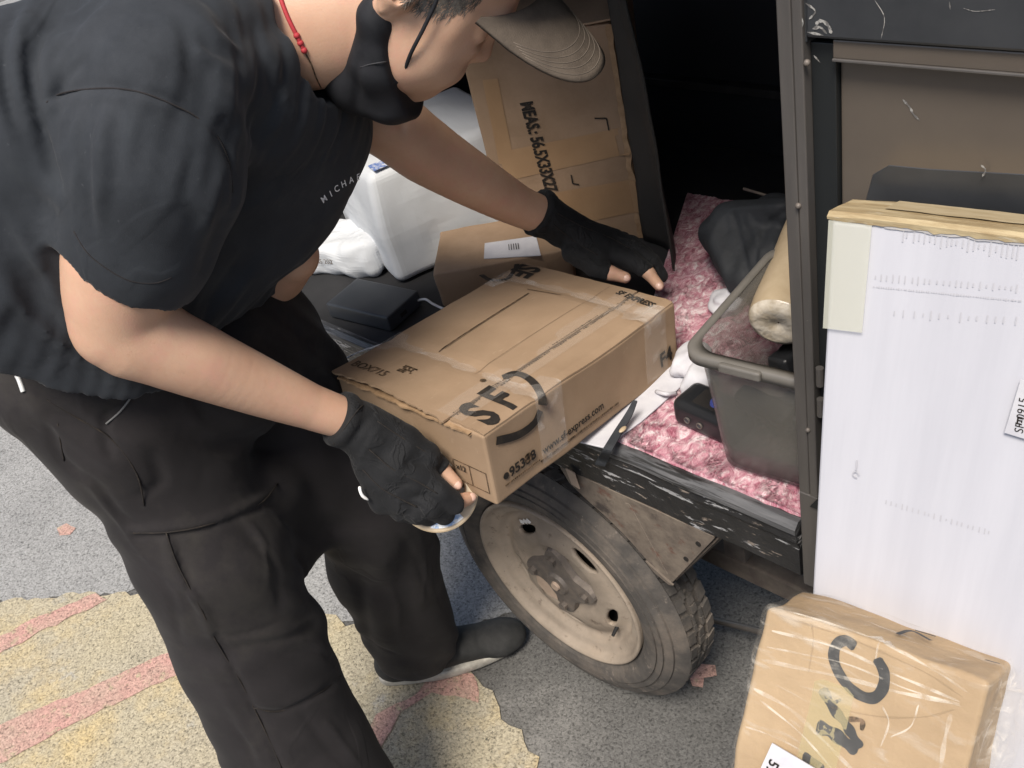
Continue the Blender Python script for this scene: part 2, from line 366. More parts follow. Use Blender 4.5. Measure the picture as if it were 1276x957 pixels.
def text(name, s, size, mt, m, parent=None, bold=0.0, align='LEFT', ext=.0, spacing=1.0, sx=1.0, shear=0, **k):
    cu = bpy.data.curves.new(name, 'FONT'); cu.body = s; cu.size = size; cu.align_x = align; cu.offset = bold * size; cu.extrude = ext
    cu.space_character = spacing; cu.shear = shear; cu.resolution_u = 3; cu.fill_mode = 'FRONT' if ext == 0 else 'BOTH'
    t = bpy.data.objects.new('tmp', cu); COL.objects.link(t)
    me = bpy.data.meshes.new_from_object(t.evaluated_get(bpy.context.evaluated_depsgraph_get()))
    bpy.data.objects.remove(t); bpy.data.curves.remove(cu)
    me.name = name; me.transform(mt @ Matrix.Diagonal((sx, 1, 1, 1)))
    return link(name, me, m, parent, **k)
def arc_band(bm, mt, cx, cy, r0, r1, a0, a1, n=20):
    ins = []; outs = []
    for i in range(n + 1):
        a = math.radians(a0 + (a1 - a0) * i / n)
        ins.append(bm.verts.new(mt @ Vector((cx + r0 * math.cos(a), cy + r0 * math.sin(a), 0))))
        outs.append(bm.verts.new(mt @ Vector((cx + r1 * math.cos(a), cy + r1 * math.sin(a), 0))))
    for i in range(n): bm.faces.new((ins[i], ins[i + 1], outs[i + 1], outs[i]))

# ------------------------------------------------------------------ implicit surfaces for the figure and soft things
import openvdb
class Field:
    def __init__(s, lo, hi, h):
        s.lo = np.array(lo, float); s.h = h; s.n = np.ceil((np.array(hi) - s.lo) / h).astype(int) + 1
        s.a = np.full(s.n, .05, np.float32)
        s.ax = [(s.lo[i] + np.arange(s.n[i]) * h).astype(np.float32) for i in range(3)]
    def blk(s, lo, hi):
        i0 = np.maximum(np.floor((np.array(lo) - s.lo) / s.h).astype(int), 0); i1 = np.minimum(np.ceil((np.array(hi) - s.lo) / s.h).astype(int) + 1, s.n)
        if np.any(i1 <= i0): return None, None
        sl = tuple(slice(a, b) for a, b in zip(i0, i1))
        X, Y, Z = np.meshgrid(*[s.ax[i][sl[i]] for i in range(3)], indexing='ij', sparse=True)
        return sl, (X, Y, Z)
    def _put(s, sl, d, k, op):
        a = s.a[sl]
        if op == 'add':
            h = np.maximum(k - np.abs(a - d), 0) / k; s.a[sl] = np.minimum(a, d) - h * h * k / 4
        else:
            d = -d; h = np.maximum(k - np.abs(a - d), 0) / k; s.a[sl] = np.maximum(a, d) + h * h * k / 4
    def cone(s, a, b, r1, r2, k=.01, op='add', flat=None):
        """round cone a->b; flat=(dir, factor) squashes it along dir"""
        a = np.array(a, np.float32); b = np.array(b, np.float32); R = max(r1, r2) + .05
        if flat is not None: R *= 1.3
        sl, c = s.blk(np.minimum(a, b) - R, np.maximum(a, b) + R)
        if sl is None: return
        P0, P1, P2 = c[0] - a[0], c[1] - a[1], c[2] - a[2]; ba = b - a
        if flat is not None:
            u = np.array(flat[0], np.float32); u /= np.linalg.norm(u); g = 1 / flat[1] - 1
            du = P0 * u[0] + P1 * u[1] + P2 * u[2]; P0 = P0 + g * du * u[0]; P1 = P1 + g * du * u[1]; P2 = P2 + g * du * u[2]
            ba = ba + g * (ba @ u) * u
        L2 = float(ba @ ba) + 1e-9
        t = np.clip((P0 * ba[0] + P1 * ba[1] + P2 * ba[2]) / L2, 0, 1)
        d = np.sqrt((P0 - t * ba[0]) ** 2 + (P1 - t * ba[1]) ** 2 + (P2 - t * ba[2]) ** 2) - (r1 + (r2 - r1) * t)
        if flat is not None: d = d * min(1, flat[1] * 1.15)
        s._put(sl, d.astype(np.float32), k, op)
    def chain(s, pts, rs, k=.01, **kw):
        for i in range(len(pts) - 1): s.cone(pts[i], pts[i + 1], rs[i], rs[i + 1], k, **kw)
    def ell(s, c0, radii, mt=None, k=.01, op='add'):
        c0 = np.array(c0, np.float32); R = max(radii) + .04; sl, c = s.blk(c0 - R, c0 + R)
        if sl is None: return
        P = [c[0] - c0[0], c[1] - c0[1], c[2] - c0[2]]
        if mt is not None: mt = np.array(mt, np.float32); P = [P[0] * mt[0][i] + P[1] * mt[1][i] + P[2] * mt[2][i] for i in range(3)]  # columns = axes
        k0 = np.sqrt(sum((P[i] / radii[i]) ** 2 for i in range(3))); k1 = np.sqrt(sum((P[i] / radii[i] ** 2) ** 2 for i in range(3))) + 1e-6
        s._put(sl, (k0 * (k0 - 1) / k1).astype(np.float32), k, op)
    def plane(s, p, n, op='sub', k=.004, lo=None, hi=None):
        """removes the side the normal points to"""
        n = np.array(n, float); n /= np.linalg.norm(n)
        sl, c = s.blk(s.lo if lo is None else lo, s.ax and [x[-1] for x in s.ax] if hi is None else hi)
        d = (p[0] - c[0]) * n[0] + (p[1] - c[1]) * n[1] + (p[2] - c[2]) * n[2]
        s._put(sl, d.astype(np.float32), k, 'sub')
    def fold(s, pts, wd, amp, taper=True):
        """a soft ridge (amp>0) or crease (amp<0) along a polyline"""
        pts = [np.array(p, np.float32) for p in pts]; R = wd * 3
        lo = np.min(pts, 0) - R; hi = np.max(pts, 0) + R; sl, c = s.blk(lo, hi)
        if sl is None: return
        best = None; tot = len(pts) - 1
        for i in range(tot):
            a, b = pts[i], pts[i + 1]; ba = b - a; L2 = float(ba @ ba) + 1e-9
            P0, P1, P2 = c[0] - a[0], c[1] - a[1], c[2] - a[2]
            t = np.clip((P0 * ba[0] + P1 * ba[1] + P2 * ba[2]) / L2, 0, 1)
            d = (P0 - t * ba[0]) ** 2 + (P1 - t * ba[1]) ** 2 + (P2 - t * ba[2]) ** 2
            u = (i + t) / tot; g = np.exp(-d / wd ** 2) * (np.sin(np.clip(u, .02, .98) * PI) ** .6 if taper else 1)
            best = g if best is None else np.maximum(best, g)
        s.a[sl] -= (amp * best).astype(np.float32)
    def pre(s):
        o = s.mesh('tmp', None); s.tree = bvh(o); me = o.data; bpy.data.objects.remove(o); bpy.data.meshes.remove(me)
    def fpx(s, pts, wd, amp, taper=True, n=4, din=0.0):
        """fold laid on the surface as the camera of the photograph saw it"""
        if len(pts) > 2: pts = [tuple(p) for p in spline([(x, y, 0) for x, y in pts], n)]
        out = [];
        for p in pts:
            l, nn = hit(s.tree, p[0], p[1])
            if l is not None: out.append(np.array(l) - np.array(nn) * din)
        if len(out) > 1:
            runs = [[out[0]]]
            for a in out[1:]:
                if np.linalg.norm(a - runs[-1][-1]) < .09: runs[-1].append(a)
                else: runs.append([a])
            for r in runs:
                if len(r) > 1: s.fold(r, wd, amp, taper)
    def ripple(s, lo, hi, direc, amp, wl, seed=0):
        """long soft wrinkles across a direction, warped"""
        sl, c = s.blk(lo, hi)
        if sl is None: return
        n = np.array(direc, float); n /= np.linalg.norm(n)
        u = c[0] * n[0] + c[1] * n[1] + c[2] * n[2]
        ph = 2.1 * np.sin(c[0] * 17 + seed) + 1.7 * np.sin(c[1] * 21 + 1.3 * seed + c[2] * 9) + 1.2 * np.sin(c[2] * 26 + seed * .7 - c[0] * 12)
        e = .5 + .5 * np.sin(c[0] * 13 + c[1] * 11 + c[2] * 15 + seed * 2.3)
        s.a[sl] -= (amp * np.sin(u / wl * 2 * PI + ph) * e).astype(np.float32)
    def mesh(s, name, m, parent=None, cut=None, **k):
        g = openvdb.FloatGrid(.05); g.copyFromArray(s.a); pts, tris, quads = (list(g.convertToPolygons(0.0, 0.0)) + [None])[:3]
        pts = np.asarray(pts) * s.h + s.lo
        fs = [f for f in (np.asarray(quads) if quads is not None else [])]
        me = bpy.data.meshes.new(name)
        Q = np.asarray(quads) if quads is not None else np.zeros((0, 4), int); T = np.asarray(tris)
        nv = len(pts); me.vertices.add(nv); me.vertices.foreach_set('co', pts.astype(np.float32).ravel())
        lp = np.concatenate([Q[:, ::-1].ravel() if len(Q) else np.zeros(0, int), T[:, ::-1].ravel() if len(T) else np.zeros(0, int)]).astype(np.int32)
        starts = np.concatenate([np.arange(len(Q)) * 4, len(Q) * 4 + np.arange(len(T)) * 3]).astype(np.int32)
        me.loops.add(len(lp)); me.polygons.add(len(starts)); me.loops.foreach_set('vertex_index', lp); me.polygons.foreach_set('loop_start', starts)
        me.update(calc_edges=True); me.validate()
        o = link(name, me, m, parent, smooth=True, **k)
        bm = bmesh.new(); bm.from_mesh(me)
        bmesh.ops.smooth_vert(bm, verts=bm.verts, factor=.5, use_axis_x=True, use_axis_y=True, use_axis_z=True)
        if bm.calc_volume(signed=True) < 0: bmesh.ops.reverse_faces(bm, faces=bm.faces)
        bm.to_mesh(me); bm.free(); me.shade_smooth()
        return o
def bvh(o):
    bm = bmesh.new(); bm.from_mesh(o.data); t = BVHTree.FromBMesh(bm); bm.free(); return t
def hit(tree, px, py):
    r = V(ray(px, py)).normalized(); loc, n, i, d = tree.ray_cast(V(CAM), r)
    return (loc, n) if loc is not None else (None, None)

# ================================================================== GROUND
def grid(name, x0, x1, y0, y1, n, m, z=0, **k):
    bm = bmesh.new(); bmesh.ops.create_grid(bm, x_segments=n, y_segments=n, size=.5)
    for v in bm.verts: v.co = Vector((x0 + (v.co.x + .5) * (x1 - x0), y0 + (v.co.y + .5) * (y1 - y0), z))
    return bmobj(name, bm, m, **k)
grid('ground', -150, 150, -150, 150, 8, m_asphalt, kind='structure')
def patch(name, pts, z, m, jit=.006, inset=.034, **k):
    """flat sheet of road paint with a frayed outline"""
    out = []
    n = len(pts)
    for i in range(n):
        a = np.array(pts[i], float); b = np.array(pts[(i + 1) % n], float); L = np.linalg.norm(b - a); q = max(1, int(L / .02)); q = min(q, 80)
        nn = np.array([-(b - a)[1], (b - a)[0]]) / (L + 1e-9)
        for j in range(q):
            p = a + (b - a) * j / q
            s_ = noise.noise(Vector((p[0] * 25, p[1] * 25, 3))) + .6 * noise.noise(Vector((p[0] * 80, p[1] * 80, 7)))
            p = p + nn * s_ * jit * 2; out.append((p[0], p[1], z))
    bm = bmesh.new(); lay = bm.verts.layers.float.new('fade'); vs = [bm.verts.new(p) for p in out]; f = bm.faces.new(vs); rim_ = set(vs)
    bmesh.ops.inset_region(bm, faces=[f], thickness=inset, use_even_offset=False, use_boundary=True)
    for v in bm.verts: v[lay] = 0.0 if v in rim_ else 1.0
    bmesh.ops.triangulate(bm, faces=bm.faces)
    return bmobj(name, bm, m, **k)
G = lambda *q: [tuple(atz(x, y, 0)[:2]) for x, y in q]
patch('pale_paving', [(-9, -9), (-9, 6), (-1.2, 6)] + G((520, 560), (600, 640), (640, 760), (560, 800), (400, 770), (400, 765)) + G((200, 738), (100, 745), (0, 752)) + [(-3, -2)], .002, m_greyroad, .012, .16, kind='structure')
patch('yellow_road_paint', [(-2.2, -1.6)] + G((0, 750), (100, 742), (205, 738), (400, 762), (480, 800), (560, 800), (590, 840), (620, 885), (655, 925), (672, 960), (690, 1100), (500, 1400)), .0045, m_yellow, .010, .12, kind='structure')
patch('pink_road_line', G((-120, 985), (0, 905), (110, 860), (215, 812), (330, 780), (330, 815), (225, 842), (120, 890), (0, 955), (-120, 1030)), .0065, m_pink, .004, kind='structure')
patch('pink_road_line', G((430, 960), (470, 893), (520, 868), (545, 835), (590, 842), (598, 876), (540, 866), (500, 890), (480, 925), (455, 975)), .0065, m_pink, .004, kind='structure')
patch('pink_road_line', G((-60, 830), (40, 775), (120, 742), (135, 750), (50, 790), (-60, 850)), .0065, m_pink, .005, kind='structure')
patch('pink_road_mark', G((857, 838), (872, 828), (892, 830), (893, 842), (878, 846), (876, 858), (862, 856)), .003, m_pink, .003, kind='structure')
patch('pink_road_mark', G((72, 660), (84, 653), (95, 659), (88, 668), (76, 668)), .004, m_pink, .003, kind='structure')

# ================================================================== CARGO CART
cart = empty('cargo_tricycle', (0, 0, 0), label='black cargo tricycle with an open side, its load bed resting above a dusty wheel', cat='cargo tricycle')
BZ = .69
obox('bed_floor', (-.75, .004, BZ - .03), (1.15, .80, BZ - .002), m_mat_black, cart)
# side beam: angle iron with a rounded worn upper lip and a flat black face
bm = bmesh.new()
prof = [(.001, BZ - .012), (-.002, BZ - .004), (-.004, BZ - .006), (-.010, BZ - .018), (-.011, BZ - .030), (-.006, BZ - .040), (-.005, BZ - .092), (.0, BZ - .096), (.03, BZ - .096), (.03, BZ - .088), (.003, BZ - .086), (.003, BZ - .034)]
def extr(bm, prof, x0, x1, n=60, wob=.0008):
    rings = []
    for i in range(n + 1):
        x = x0 + (x1 - x0) * i / n; w_ = wob * noise.noise(Vector((x * 14, 0, 0))) * 2
        rings.append([bm.verts.new((x, y + w_, z + w_)) for y, z in prof])
    for a, b in zip(rings, rings[1:]):
        for j in range(len(prof)):
            q = (j + 1) % len(prof); bm.faces.new((a[j], a[q], b[q], b[j]))
    bm.faces.new(rings[0]); bm.faces.new(rings[-1][::-1])
extr(bm, prof, -.75, .476, 90)
bob = bmobj('side_beam', bm, m_beam, cart)
bm = bmesh.new(); extr(bm, [(.004, BZ - .008), (.002, BZ + .001), (-.006, BZ + .001), (-.0135, BZ - .006), (-.014, BZ - .014), (-.0105, BZ - .016)], -.75, .4765, 90)
bmobj('beam_edge_trim', bm, m_beam_top, cart)
# inner ledges
obox('back_panel', (-.75, .80, BZ - .03), (1.15, .815, 1.58), m_inside, cart)
obox('back_ledge', (-.70, .775, BZ + .12), (1.10, .80, BZ + .135), m_black_metal, cart)
obox('end_panel', (-.765, .0, BZ - .1), (-.75, .815, 1.58), m_inside, cart)
obox('end_panel', (1.15, .0, BZ - .1), (1.165, .815, 1.58), m_inside, cart)
obox('roof_panel', (-.77, -.02, 1.581), (1.17, .82, 1.80), m_inside, cart)  # unseen roof, lowered to keep the load space dark
obox('top_rail', (-.75, .0, 1.53), (.476, .03, 1.5795), m_header, cart)
# door post: two strips with a seam, and the return into the recess
obox('door_post', (.4785, -.004, .585), (.4915, .03, 1.5795), m_post, cart, .0015)
obox('door_post', (.4925, -.005, .50), (.5015, .03, 1.5795), m_post, cart, .0012)
obox('door_post', (.4775, -.001, 1.25), (.503, .031, 1.5795), m_header, cart, .0012)
obox('recess_strip', (.502, .006, .585), (.5235, .03, 1.248), m_recess, cart, .0008)
obox('recess_strip', (.4798, -.0055, .585), (.5015, .0, .742), m_post, cart, .001)
# hinge bits on the post
for z in (.905, .865):
    bm = bmesh.new(); tube(bm, [(.508, -.004, z), (.508, -.004, z + .022)], .004, 10); bmobj('hinge', bm, m_post, cart)
for x, z in ((.4925, 1.105), (.505, 1.236), (.4935, .84)):
    bm = bmesh.new(); bmesh.ops.create_uvsphere(bm, u_segments=12, v_segments=8, radius=.0028, matrix=Matrix.Translation((x, -.0055, z))); bmobj('rivet', bm, m_hub, cart, smooth=True)
# closed panel right of the post
obox('header_panel', (.5035, -.004, 1.255), (1.15, .02, 1.5795), m_header, cart, .0025)
obox('panel_rim', (.524, .0, 1.2385), (1.15, .02, 1.2535), m_panel, cart, .0012)
obox('panel_rim', (.524, -.0015, 1.2365), (1.15, .02, 1.2388), m_post, cart, .0006)
obox('door_panel', (.5245, .012, .60), (1.15, .02, 1.236), m_panel, cart, .0008)
# dark reflection in the panel behind the white carton, added as a rounded plate
pp = [(.545, 1.09), (.546, 1.112), (.552, 1.137), (.566, 1.148), (.60, 1.150), (.72, 1.162), (.80, 1.165), (.80, 1.09)]
poly_plate('dark_reflection_plate', [(x, .0115, z) for x, z in pp], -.004 if False else .003, m_header, cart, .0008)
obox('side_skirt', (.503, -.003, .50), (1.15, .02, .598), m_beam, cart)
# corner gusset at the foot of the recess
poly_plate('corner_gusset', [(.4935, -.0062, .728), (.505, -.0062, .728), (.505, -.0062, .748)], .002, m_recess, cart, 0)
m_scr = mat('scratch_pale', (.34, .33, .31), .8, (.12, .115, .11), 180, lo=.45, hi=.55)
def scratch(pts, y, wd):
    bm = bmesh.new(); ps = spline([aty(a, b, y) for a, b in pts], 5); prev = None
    for i, p in enumerate(ps):
        t = ps[min(i + 1, len(ps) - 1)] - ps[max(i - 1, 0)]; s_ = np.cross(t, (0, 1., 0)); s_ /= np.linalg.norm(s_) + 1e-9
        k = wd * (.5 + abs(noise.noise(Vector((i * .8, pts[0][0], 0)))) * 1.4) / 2 * (0.3 if i in (0, len(ps) - 1) else 1)
        x = (bm.verts.new(V(p + s_ * k)), bm.verts.new(V(p - s_ * k)))
        if prev: bm.faces.new((prev[0], prev[1], x[1], x[0]))
        prev = x
    bmobj('scratch', bm, m_scr, cart)
for a in (([(1125, 124), (1134, 134), (1138, 142), (1146, 150)], .0115, .002), ([(1090, 0), (1102, 22), (1098, 48)], -.0045, .0009), ([(1183, 2), (1184, 12)], -.0045, .0012), ([(1004, 4), (1016, 14), (1008, 24)], -.0045, .002), ([(992, 30), (998, 22), (1000, 34)], -.0045, .003),
          ([(1016, 30), (1024, 26), (1032, 32), (1036, 42)], -.0045, .004), ([(1012, 36), (1022, 34), (1030, 42)], -.0045, .003), ([(1006, 40), (1026, 44)], -.0045, .0025), ([(1222, 205), (1228, 212), (1224, 220)], .0080, .0016), ([(1014, 69), (1022, 78)], .0055, .002), ([(1200, 10), (1215, 14), (1240, 12)], -.0045, .0006)): scratch(*a)
# under frame
obox('under_rail', (-.2, .17, .275), (1.1, .20, .318), m_pipe, cart, .004)
obox('axle_beam', (-.03, .15, .245), (.03, .78, .295), m_pipe, cart, .006)
bm = bmesh.new(); tube(bm, [(.10, .17, .085), (.62, .30, .11)], .006, 10); bmobj('brake_rod', bm, m_post, cart, smooth=True)
for x in (-.25, .25): obox('leaf_spring_mount', (x - .02, .17, .319), (x + .02, .20, .59), m_pipe, cart)
obox('cross_member', (.3, .06, .588), (.34, .78, .655), m_pipe, cart)
obox('cross_member', (-.3, .06, .588), (-.26, .78, .655), m_pipe, cart)
# rusty guard box right of the wheel
WC = Vector((0, 0, .27))
pl = []
for a in np.linspace(72, 33, 12): pl.append((.318 * math.cos(math.radians(a)) - .0, .27 + .318 * math.sin(math.radians(a))))
gp = [(.088, .592)] + [(x, z) for x, z in pl] + [(.262, .440), (.272, .452), (.352, .583), (.352, .592)]
gp = [(.086, .594), (.098, .566), (.125, .547), (.160, .527), (.19, .506), (.215, .482), (.238, .458), (.262, .447), (.268, .450), (.30, .503), (.352, .590), (.352, .594)]
poly_plate('wheel_guard', [(x, -.001 + .010 * 0, z) for x, z in gp], .003, m_rusty, cart, .0008)
poly_plate('wheel_guard', [(.2655, .003, .448), (.2775, .11, .446), (.36, .12, .590), (.354, .003, .590)], .003, m_rusty, cart, .0006)
poly_plate('guard_rim', [(.225, -.004, .472), (.238, -.004, .455), (.262, -.004, .443), (.270, -.004, .447), (.262, -.004, .4505), (.240, -.004, .463)], .003, m_pipe, cart, 0)
poly_plate('guard_fold', [(.205, -.0045, .580), (.213, -.0045, .582), (.262, -.0045, .462), (.256, -.0045, .460)], .003, m_rusty, cart, .0006)
poly_plate('guard_strap', [(.108, -.013, .608), (.125, -.013, .606), (.128, -.013, .575), (.113, -.013, .578)], .002, m_hubpale, cart, .0005)
for p in ((.30, .49 + .03), (.325, .565)):
    bm = bmesh.new(); bmesh.ops.create_cone(bm, segments=12, radius1=.004, radius2=.004, depth=.003, cap_ends=True, matrix=Matrix.Translation((p[0], -.004, p[1])) @ Matrix.Rotation(PI / 2, 4, 'X')); bmobj('bolt_hole', bm, m_hole, cart)

# ---- wheel
MW = frame((0, 0, .27), (1, 0, 0), (0, 0, -1), (0, 1, 0))     # local Z = axle direction, +Y of the world
wheel = empty('wheel', (0, 0, .27)); wheel.parent = cart
bm = bmesh.new()
tp = [(.006, .178), (.000, .182), (-.007, .192), (-.0105, .204), (-.0115, .214), (-.0085, .2145), (-.008, .217), (-.0105, .2175), (-.0095, .226), (-.006, .2265), (-.0055, .229), (-.0075, .2295), (-.003, .242), (.001, .2425), (.002, .246), (.006, .2535), (.010, .2605), (.0128, .2645), (.0135, .2580), (.022, .2590)]
TW = .088
tp = tp + [(TW / 2, .2600)] + [(TW - a, r) for a, r in tp[::-1]]
lathe(bm, tp, 96, MW, closed=True)
# tread: shoulder blocks with bevelled shape and two zigzag ribs
NB = 46
def block(bm, a0, a1, y0, y1, r0, r1, skew=0):
    vs = []
    for (r, ins) in ((r0, 0), (r1, .0012)):
        for (aa, yy) in ((a0, y0), (a1, y0), (a1, y1), (a0, y1)):
            da = (ins / r) * (1 if aa == a0 else -1); dy = ins * (1 if yy == y0 else -1)
            A = aa + da + skew * (yy - y0); Y_ = yy + dy
            vs.append(bm.verts.new(MW @ Vector((r * math.cos(A), r * math.sin(A), Y_))))
    for f in ((0, 1, 5, 4), (1, 2, 6, 5), (2, 3, 7, 6), (3, 0, 4, 7), (4, 5, 6, 7)): bm.faces.new([vs[i] for i in f])
for i in range(NB):
    a = 2 * PI * i / NB; st = 2 * PI / NB
    block(bm, a + .12 * st, a + .86 * st, .013, .031, .244, .2655, 1.2)
    block(bm, a + .3 * st, a + .62 * st, .029, .034, .250, .2655, 1.2)
    block(bm, a + .6 * st, a + 1.34 * st, .060, .079, .244, .2655, -1.2)
    # zigzag centre ribs
    for (yc, ph) in ((.039, 0), (.0515, .5)):
        z0 = yc + .0035 * (1 if i % 2 == 0 else -1) * (1 if ph == 0 else -1)
        block(bm, a + .02 * st, a + .52 * st, z0 - .0042, z0 + .0042, .252, .2655)
        block(bm, a + .5 * st, a + 1.0 * st, yc * 2 - z0 - .0042, yc * 2 - z0 + .0042, .252, .2654)
bmobj('tyre', bm, m_rubber, wheel)
bm = bmesh.new()
def rimsurf(bm):
    rp = [(.010, .176), (-.002, .1785), (-.006, .177), (-.006, .1735), (-.001, .169), (.006, .1655), (.010, .160), (.0115, .152), (.0155, .1475), (.023, .144), (.0265, .139), (.0265, .133), (.0225, .126), (.018, .119), (.014, .108), (.011, .095), (.010, .082), (.013, .074), (.016, .068), (.017, .04), (.017, .0)]
    back = [(.022, .0), (.022, .06), (.017, .08), (.019, .100), (.024, .112), (.031, .124), (.034, .134), (.034, .145), (.038, .150), (.05, .152), (.083, .166), (.083, .176)]
    lathe(bm, [p if p[1] > 0 else (p[0], .0001) for p in rp + back], 96, MW, closed=True)
rimsurf(bm)
rim = bmobj('rim', bm, m_rim, None, smooth=True)
cut = bmesh.new()
for k in range(5):
    a = 2 * PI * k / 5 + math.radians(20)
    mt = MW @ Matrix.Rotation(a, 4, 'Z') @ Matrix.Translation((.108, 0, .015))
    g = bmesh.ops.create_cone(cut, segments=20, radius1=1, radius2=1, depth=.06, cap_ends=True)
    bmesh.ops.transform(cut, matrix=mt @ Matrix.Diagonal((.0095, .028, 1, 1)), verts=g['verts'])
cu = bmobj('cut', cut)
md = rim.modifiers.new('b', 'BOOLEAN'); md.object = cu; md.solver = 'EXACT'
me = bpy.data.meshes.new_from_object(rim.evaluated_get(bpy.context.evaluated_depsgraph_get())); bpy.data.objects.remove(rim); bpy.data.objects.remove(cu)
me.name = 'rim'; rim = link('rim', me, m_rim, wheel, smooth=True)
try: rim.data.shade_auto_smooth
except Exception: pass
bm = bmesh.new(); lathe(bm, [(.05, .001), (.05, .135)], 40, MW); bmobj('brake_drum', bm, m_hole, wheel)
# hub: four-lobed plate, centre boss, nuts, pale flat
bm = bmesh.new(); n = 72; lo = []; hi = []; 
for i in range(n):
    a = 2 * PI * i / n; r = .064 + .015 * math.cos(4 * a) + .003 * math.cos(8 * a + .5)
    lo.append(bm.verts.new(MW @ Vector((r * math.cos(a), r * math.sin(a), .016)))); hi.append(bm.verts.new(MW @ Vector(((r - .004) * math.cos(a), (r - .004) * math.sin(a), .005))))
mid = [bm.verts.new(MW @ Vector((.024 * math.cos(2 * PI * i / n), .024 * math.sin(2 * PI * i / n), .002))) for i in range(n)]
top = [bm.verts.new(MW @ Vector((.020 * math.cos(2 * PI * i / n), .020 * math.sin(2 * PI * i / n), -.004))) for i in range(n)]
for u, v in ((lo, hi), (hi, mid), (mid, top)):
    for i in range(n): bm.faces.new((u[i], u[(i + 1) % n], v[(i + 1) % n], v[i]))
bm.faces.new(top)
hub = bmobj('hub', bm, m_hub, wheel)
for k in range(4):
    a = k * PI / 2 + .0
    bm = bmesh.new(); bmesh.ops.create_cone(bm, segments=6, radius1=.0085, radius2=.0075, depth=.012, cap_ends=True, matrix=MW @ Matrix.Translation((.058 * math.cos(a), .058 * math.sin(a), .001)))
    bmobj('lug_nut', bm, m_hub, hub)
bm = bmesh.new(); bmesh.ops.create_cone(bm, segments=20, radius1=.008, radius2=.0095, depth=.006, cap_ends=True, matrix=MW @ Matrix.Translation((0, 0, -.006))); bmobj('centre_bolt', bm, m_hubpale, hub)
aa = math.radians(135)   # pale dust cap section between two lobes, lower left
bm = bmesh.new(); bmesh.ops.create_cone(bm, segments=6, radius1=.022, radius2=.024, depth=.005, cap_ends=True, matrix=MW @ Matrix.Rotation(aa, 4, 'Z') @ Matrix.Translation((.054, 0, .0065)) @ Matrix.Diagonal((.95, 1.3, 1, 1))); bmobj('dust_cap', bm, m_hubpale, hub)
for (c, s_, r_) in (((.062, .25, .0), 1, 0),): pass
# weights / sticker and valve
bm = bmesh.new(); tube(bm, [MW @ Vector((.100, .070, .024)), MW @ Vector((.104, .073, .004))], [.004, .003], 8); bmobj('valve', bm, m_blackp, wheel)
for dx in (0, .011, .021): 
    bm = bmesh.new(); box(bm, (-.004, -.005, -.0008), (.004, .005, .0008), .0004, MW @ Matrix.Rotation(math.radians(-122), 4, 'Z') @ Matrix.Translation((.122, dx - .01, .0185)) @ Matrix.Rotation(.4 + dx * 30, 4, 'Z')); bmobj('sticker_remnant', bm, m_white, wheel)
# ================================================================== GOODS
def rodr(rv):
    rv = np.array(rv, float); th = np.linalg.norm(rv) + 1e-12; k = rv / th
    K = np.array([[0, -k[2], k[1]], [k[2], 0, -k[0]], [-k[1], k[0], 0]])
    return np.eye(3) + np.sin(th) * K + (1 - np.cos(th)) * K @ K
# ---- the parcel in the man's hands: local a = width (to the left), b = length (inwards), c = up
BM = rodr((-.122, -.032, -.002)); SC = .958
BO = CAM + SC * (np.array([.154, -.177, .70]) - CAM); BD = np.array([.301, .392, .108]) * SC
parcel = empty('express_parcel', V(BO), label='brown courier carton with black logo and clear tape, held over the cart edge', cat='cardboard box')
bx, by, bz = BM[:, 0], BM[:, 1], BM[:, 2]
MB_ = frame(BO - bx * BD[0], bx, by, bz)          # local x from left to right, y inwards, z up
def onbox(px, py, face='top', lift=0):
    """photo point -> local (x,y,z) of the parcel frame on a face"""
    if face == 'top': o, n = BO + bz * (BD[2] + lift), bz
    elif face == 'side': o, n = BO + bx * lift, bx
    else: o, n = BO - by * lift, -by
    p = atp(px, py, o, n) - (BO - bx * BD[0]); return Vector((p @ bx, p @ by, p @ bz))
W_, L_, H_ = BD
def bshape(p):
    # soft bulge of the top, dip where the tape pulls, crushed near the far corner
    u, v = p.x / W_, p.y / L_
    if p.z > H_ * .6:
        p.z += .004 * math.sin(PI * u) * math.sin(PI * v) - .0025 * math.exp(-((v - .26) / .03) ** 2) - .0025 * math.exp(-((v - .86) / .03) ** 2)
        p.z -= .004 * math.exp(-((v - .62) / .2) ** 2) * max(0, (u - .75) * 4)
    return p
rbox('box_body', (W_, L_, H_), .004, MB_, m_card, parcel, seg=34, amp=.0022, nscale=9, seed=3, shape=bshape)
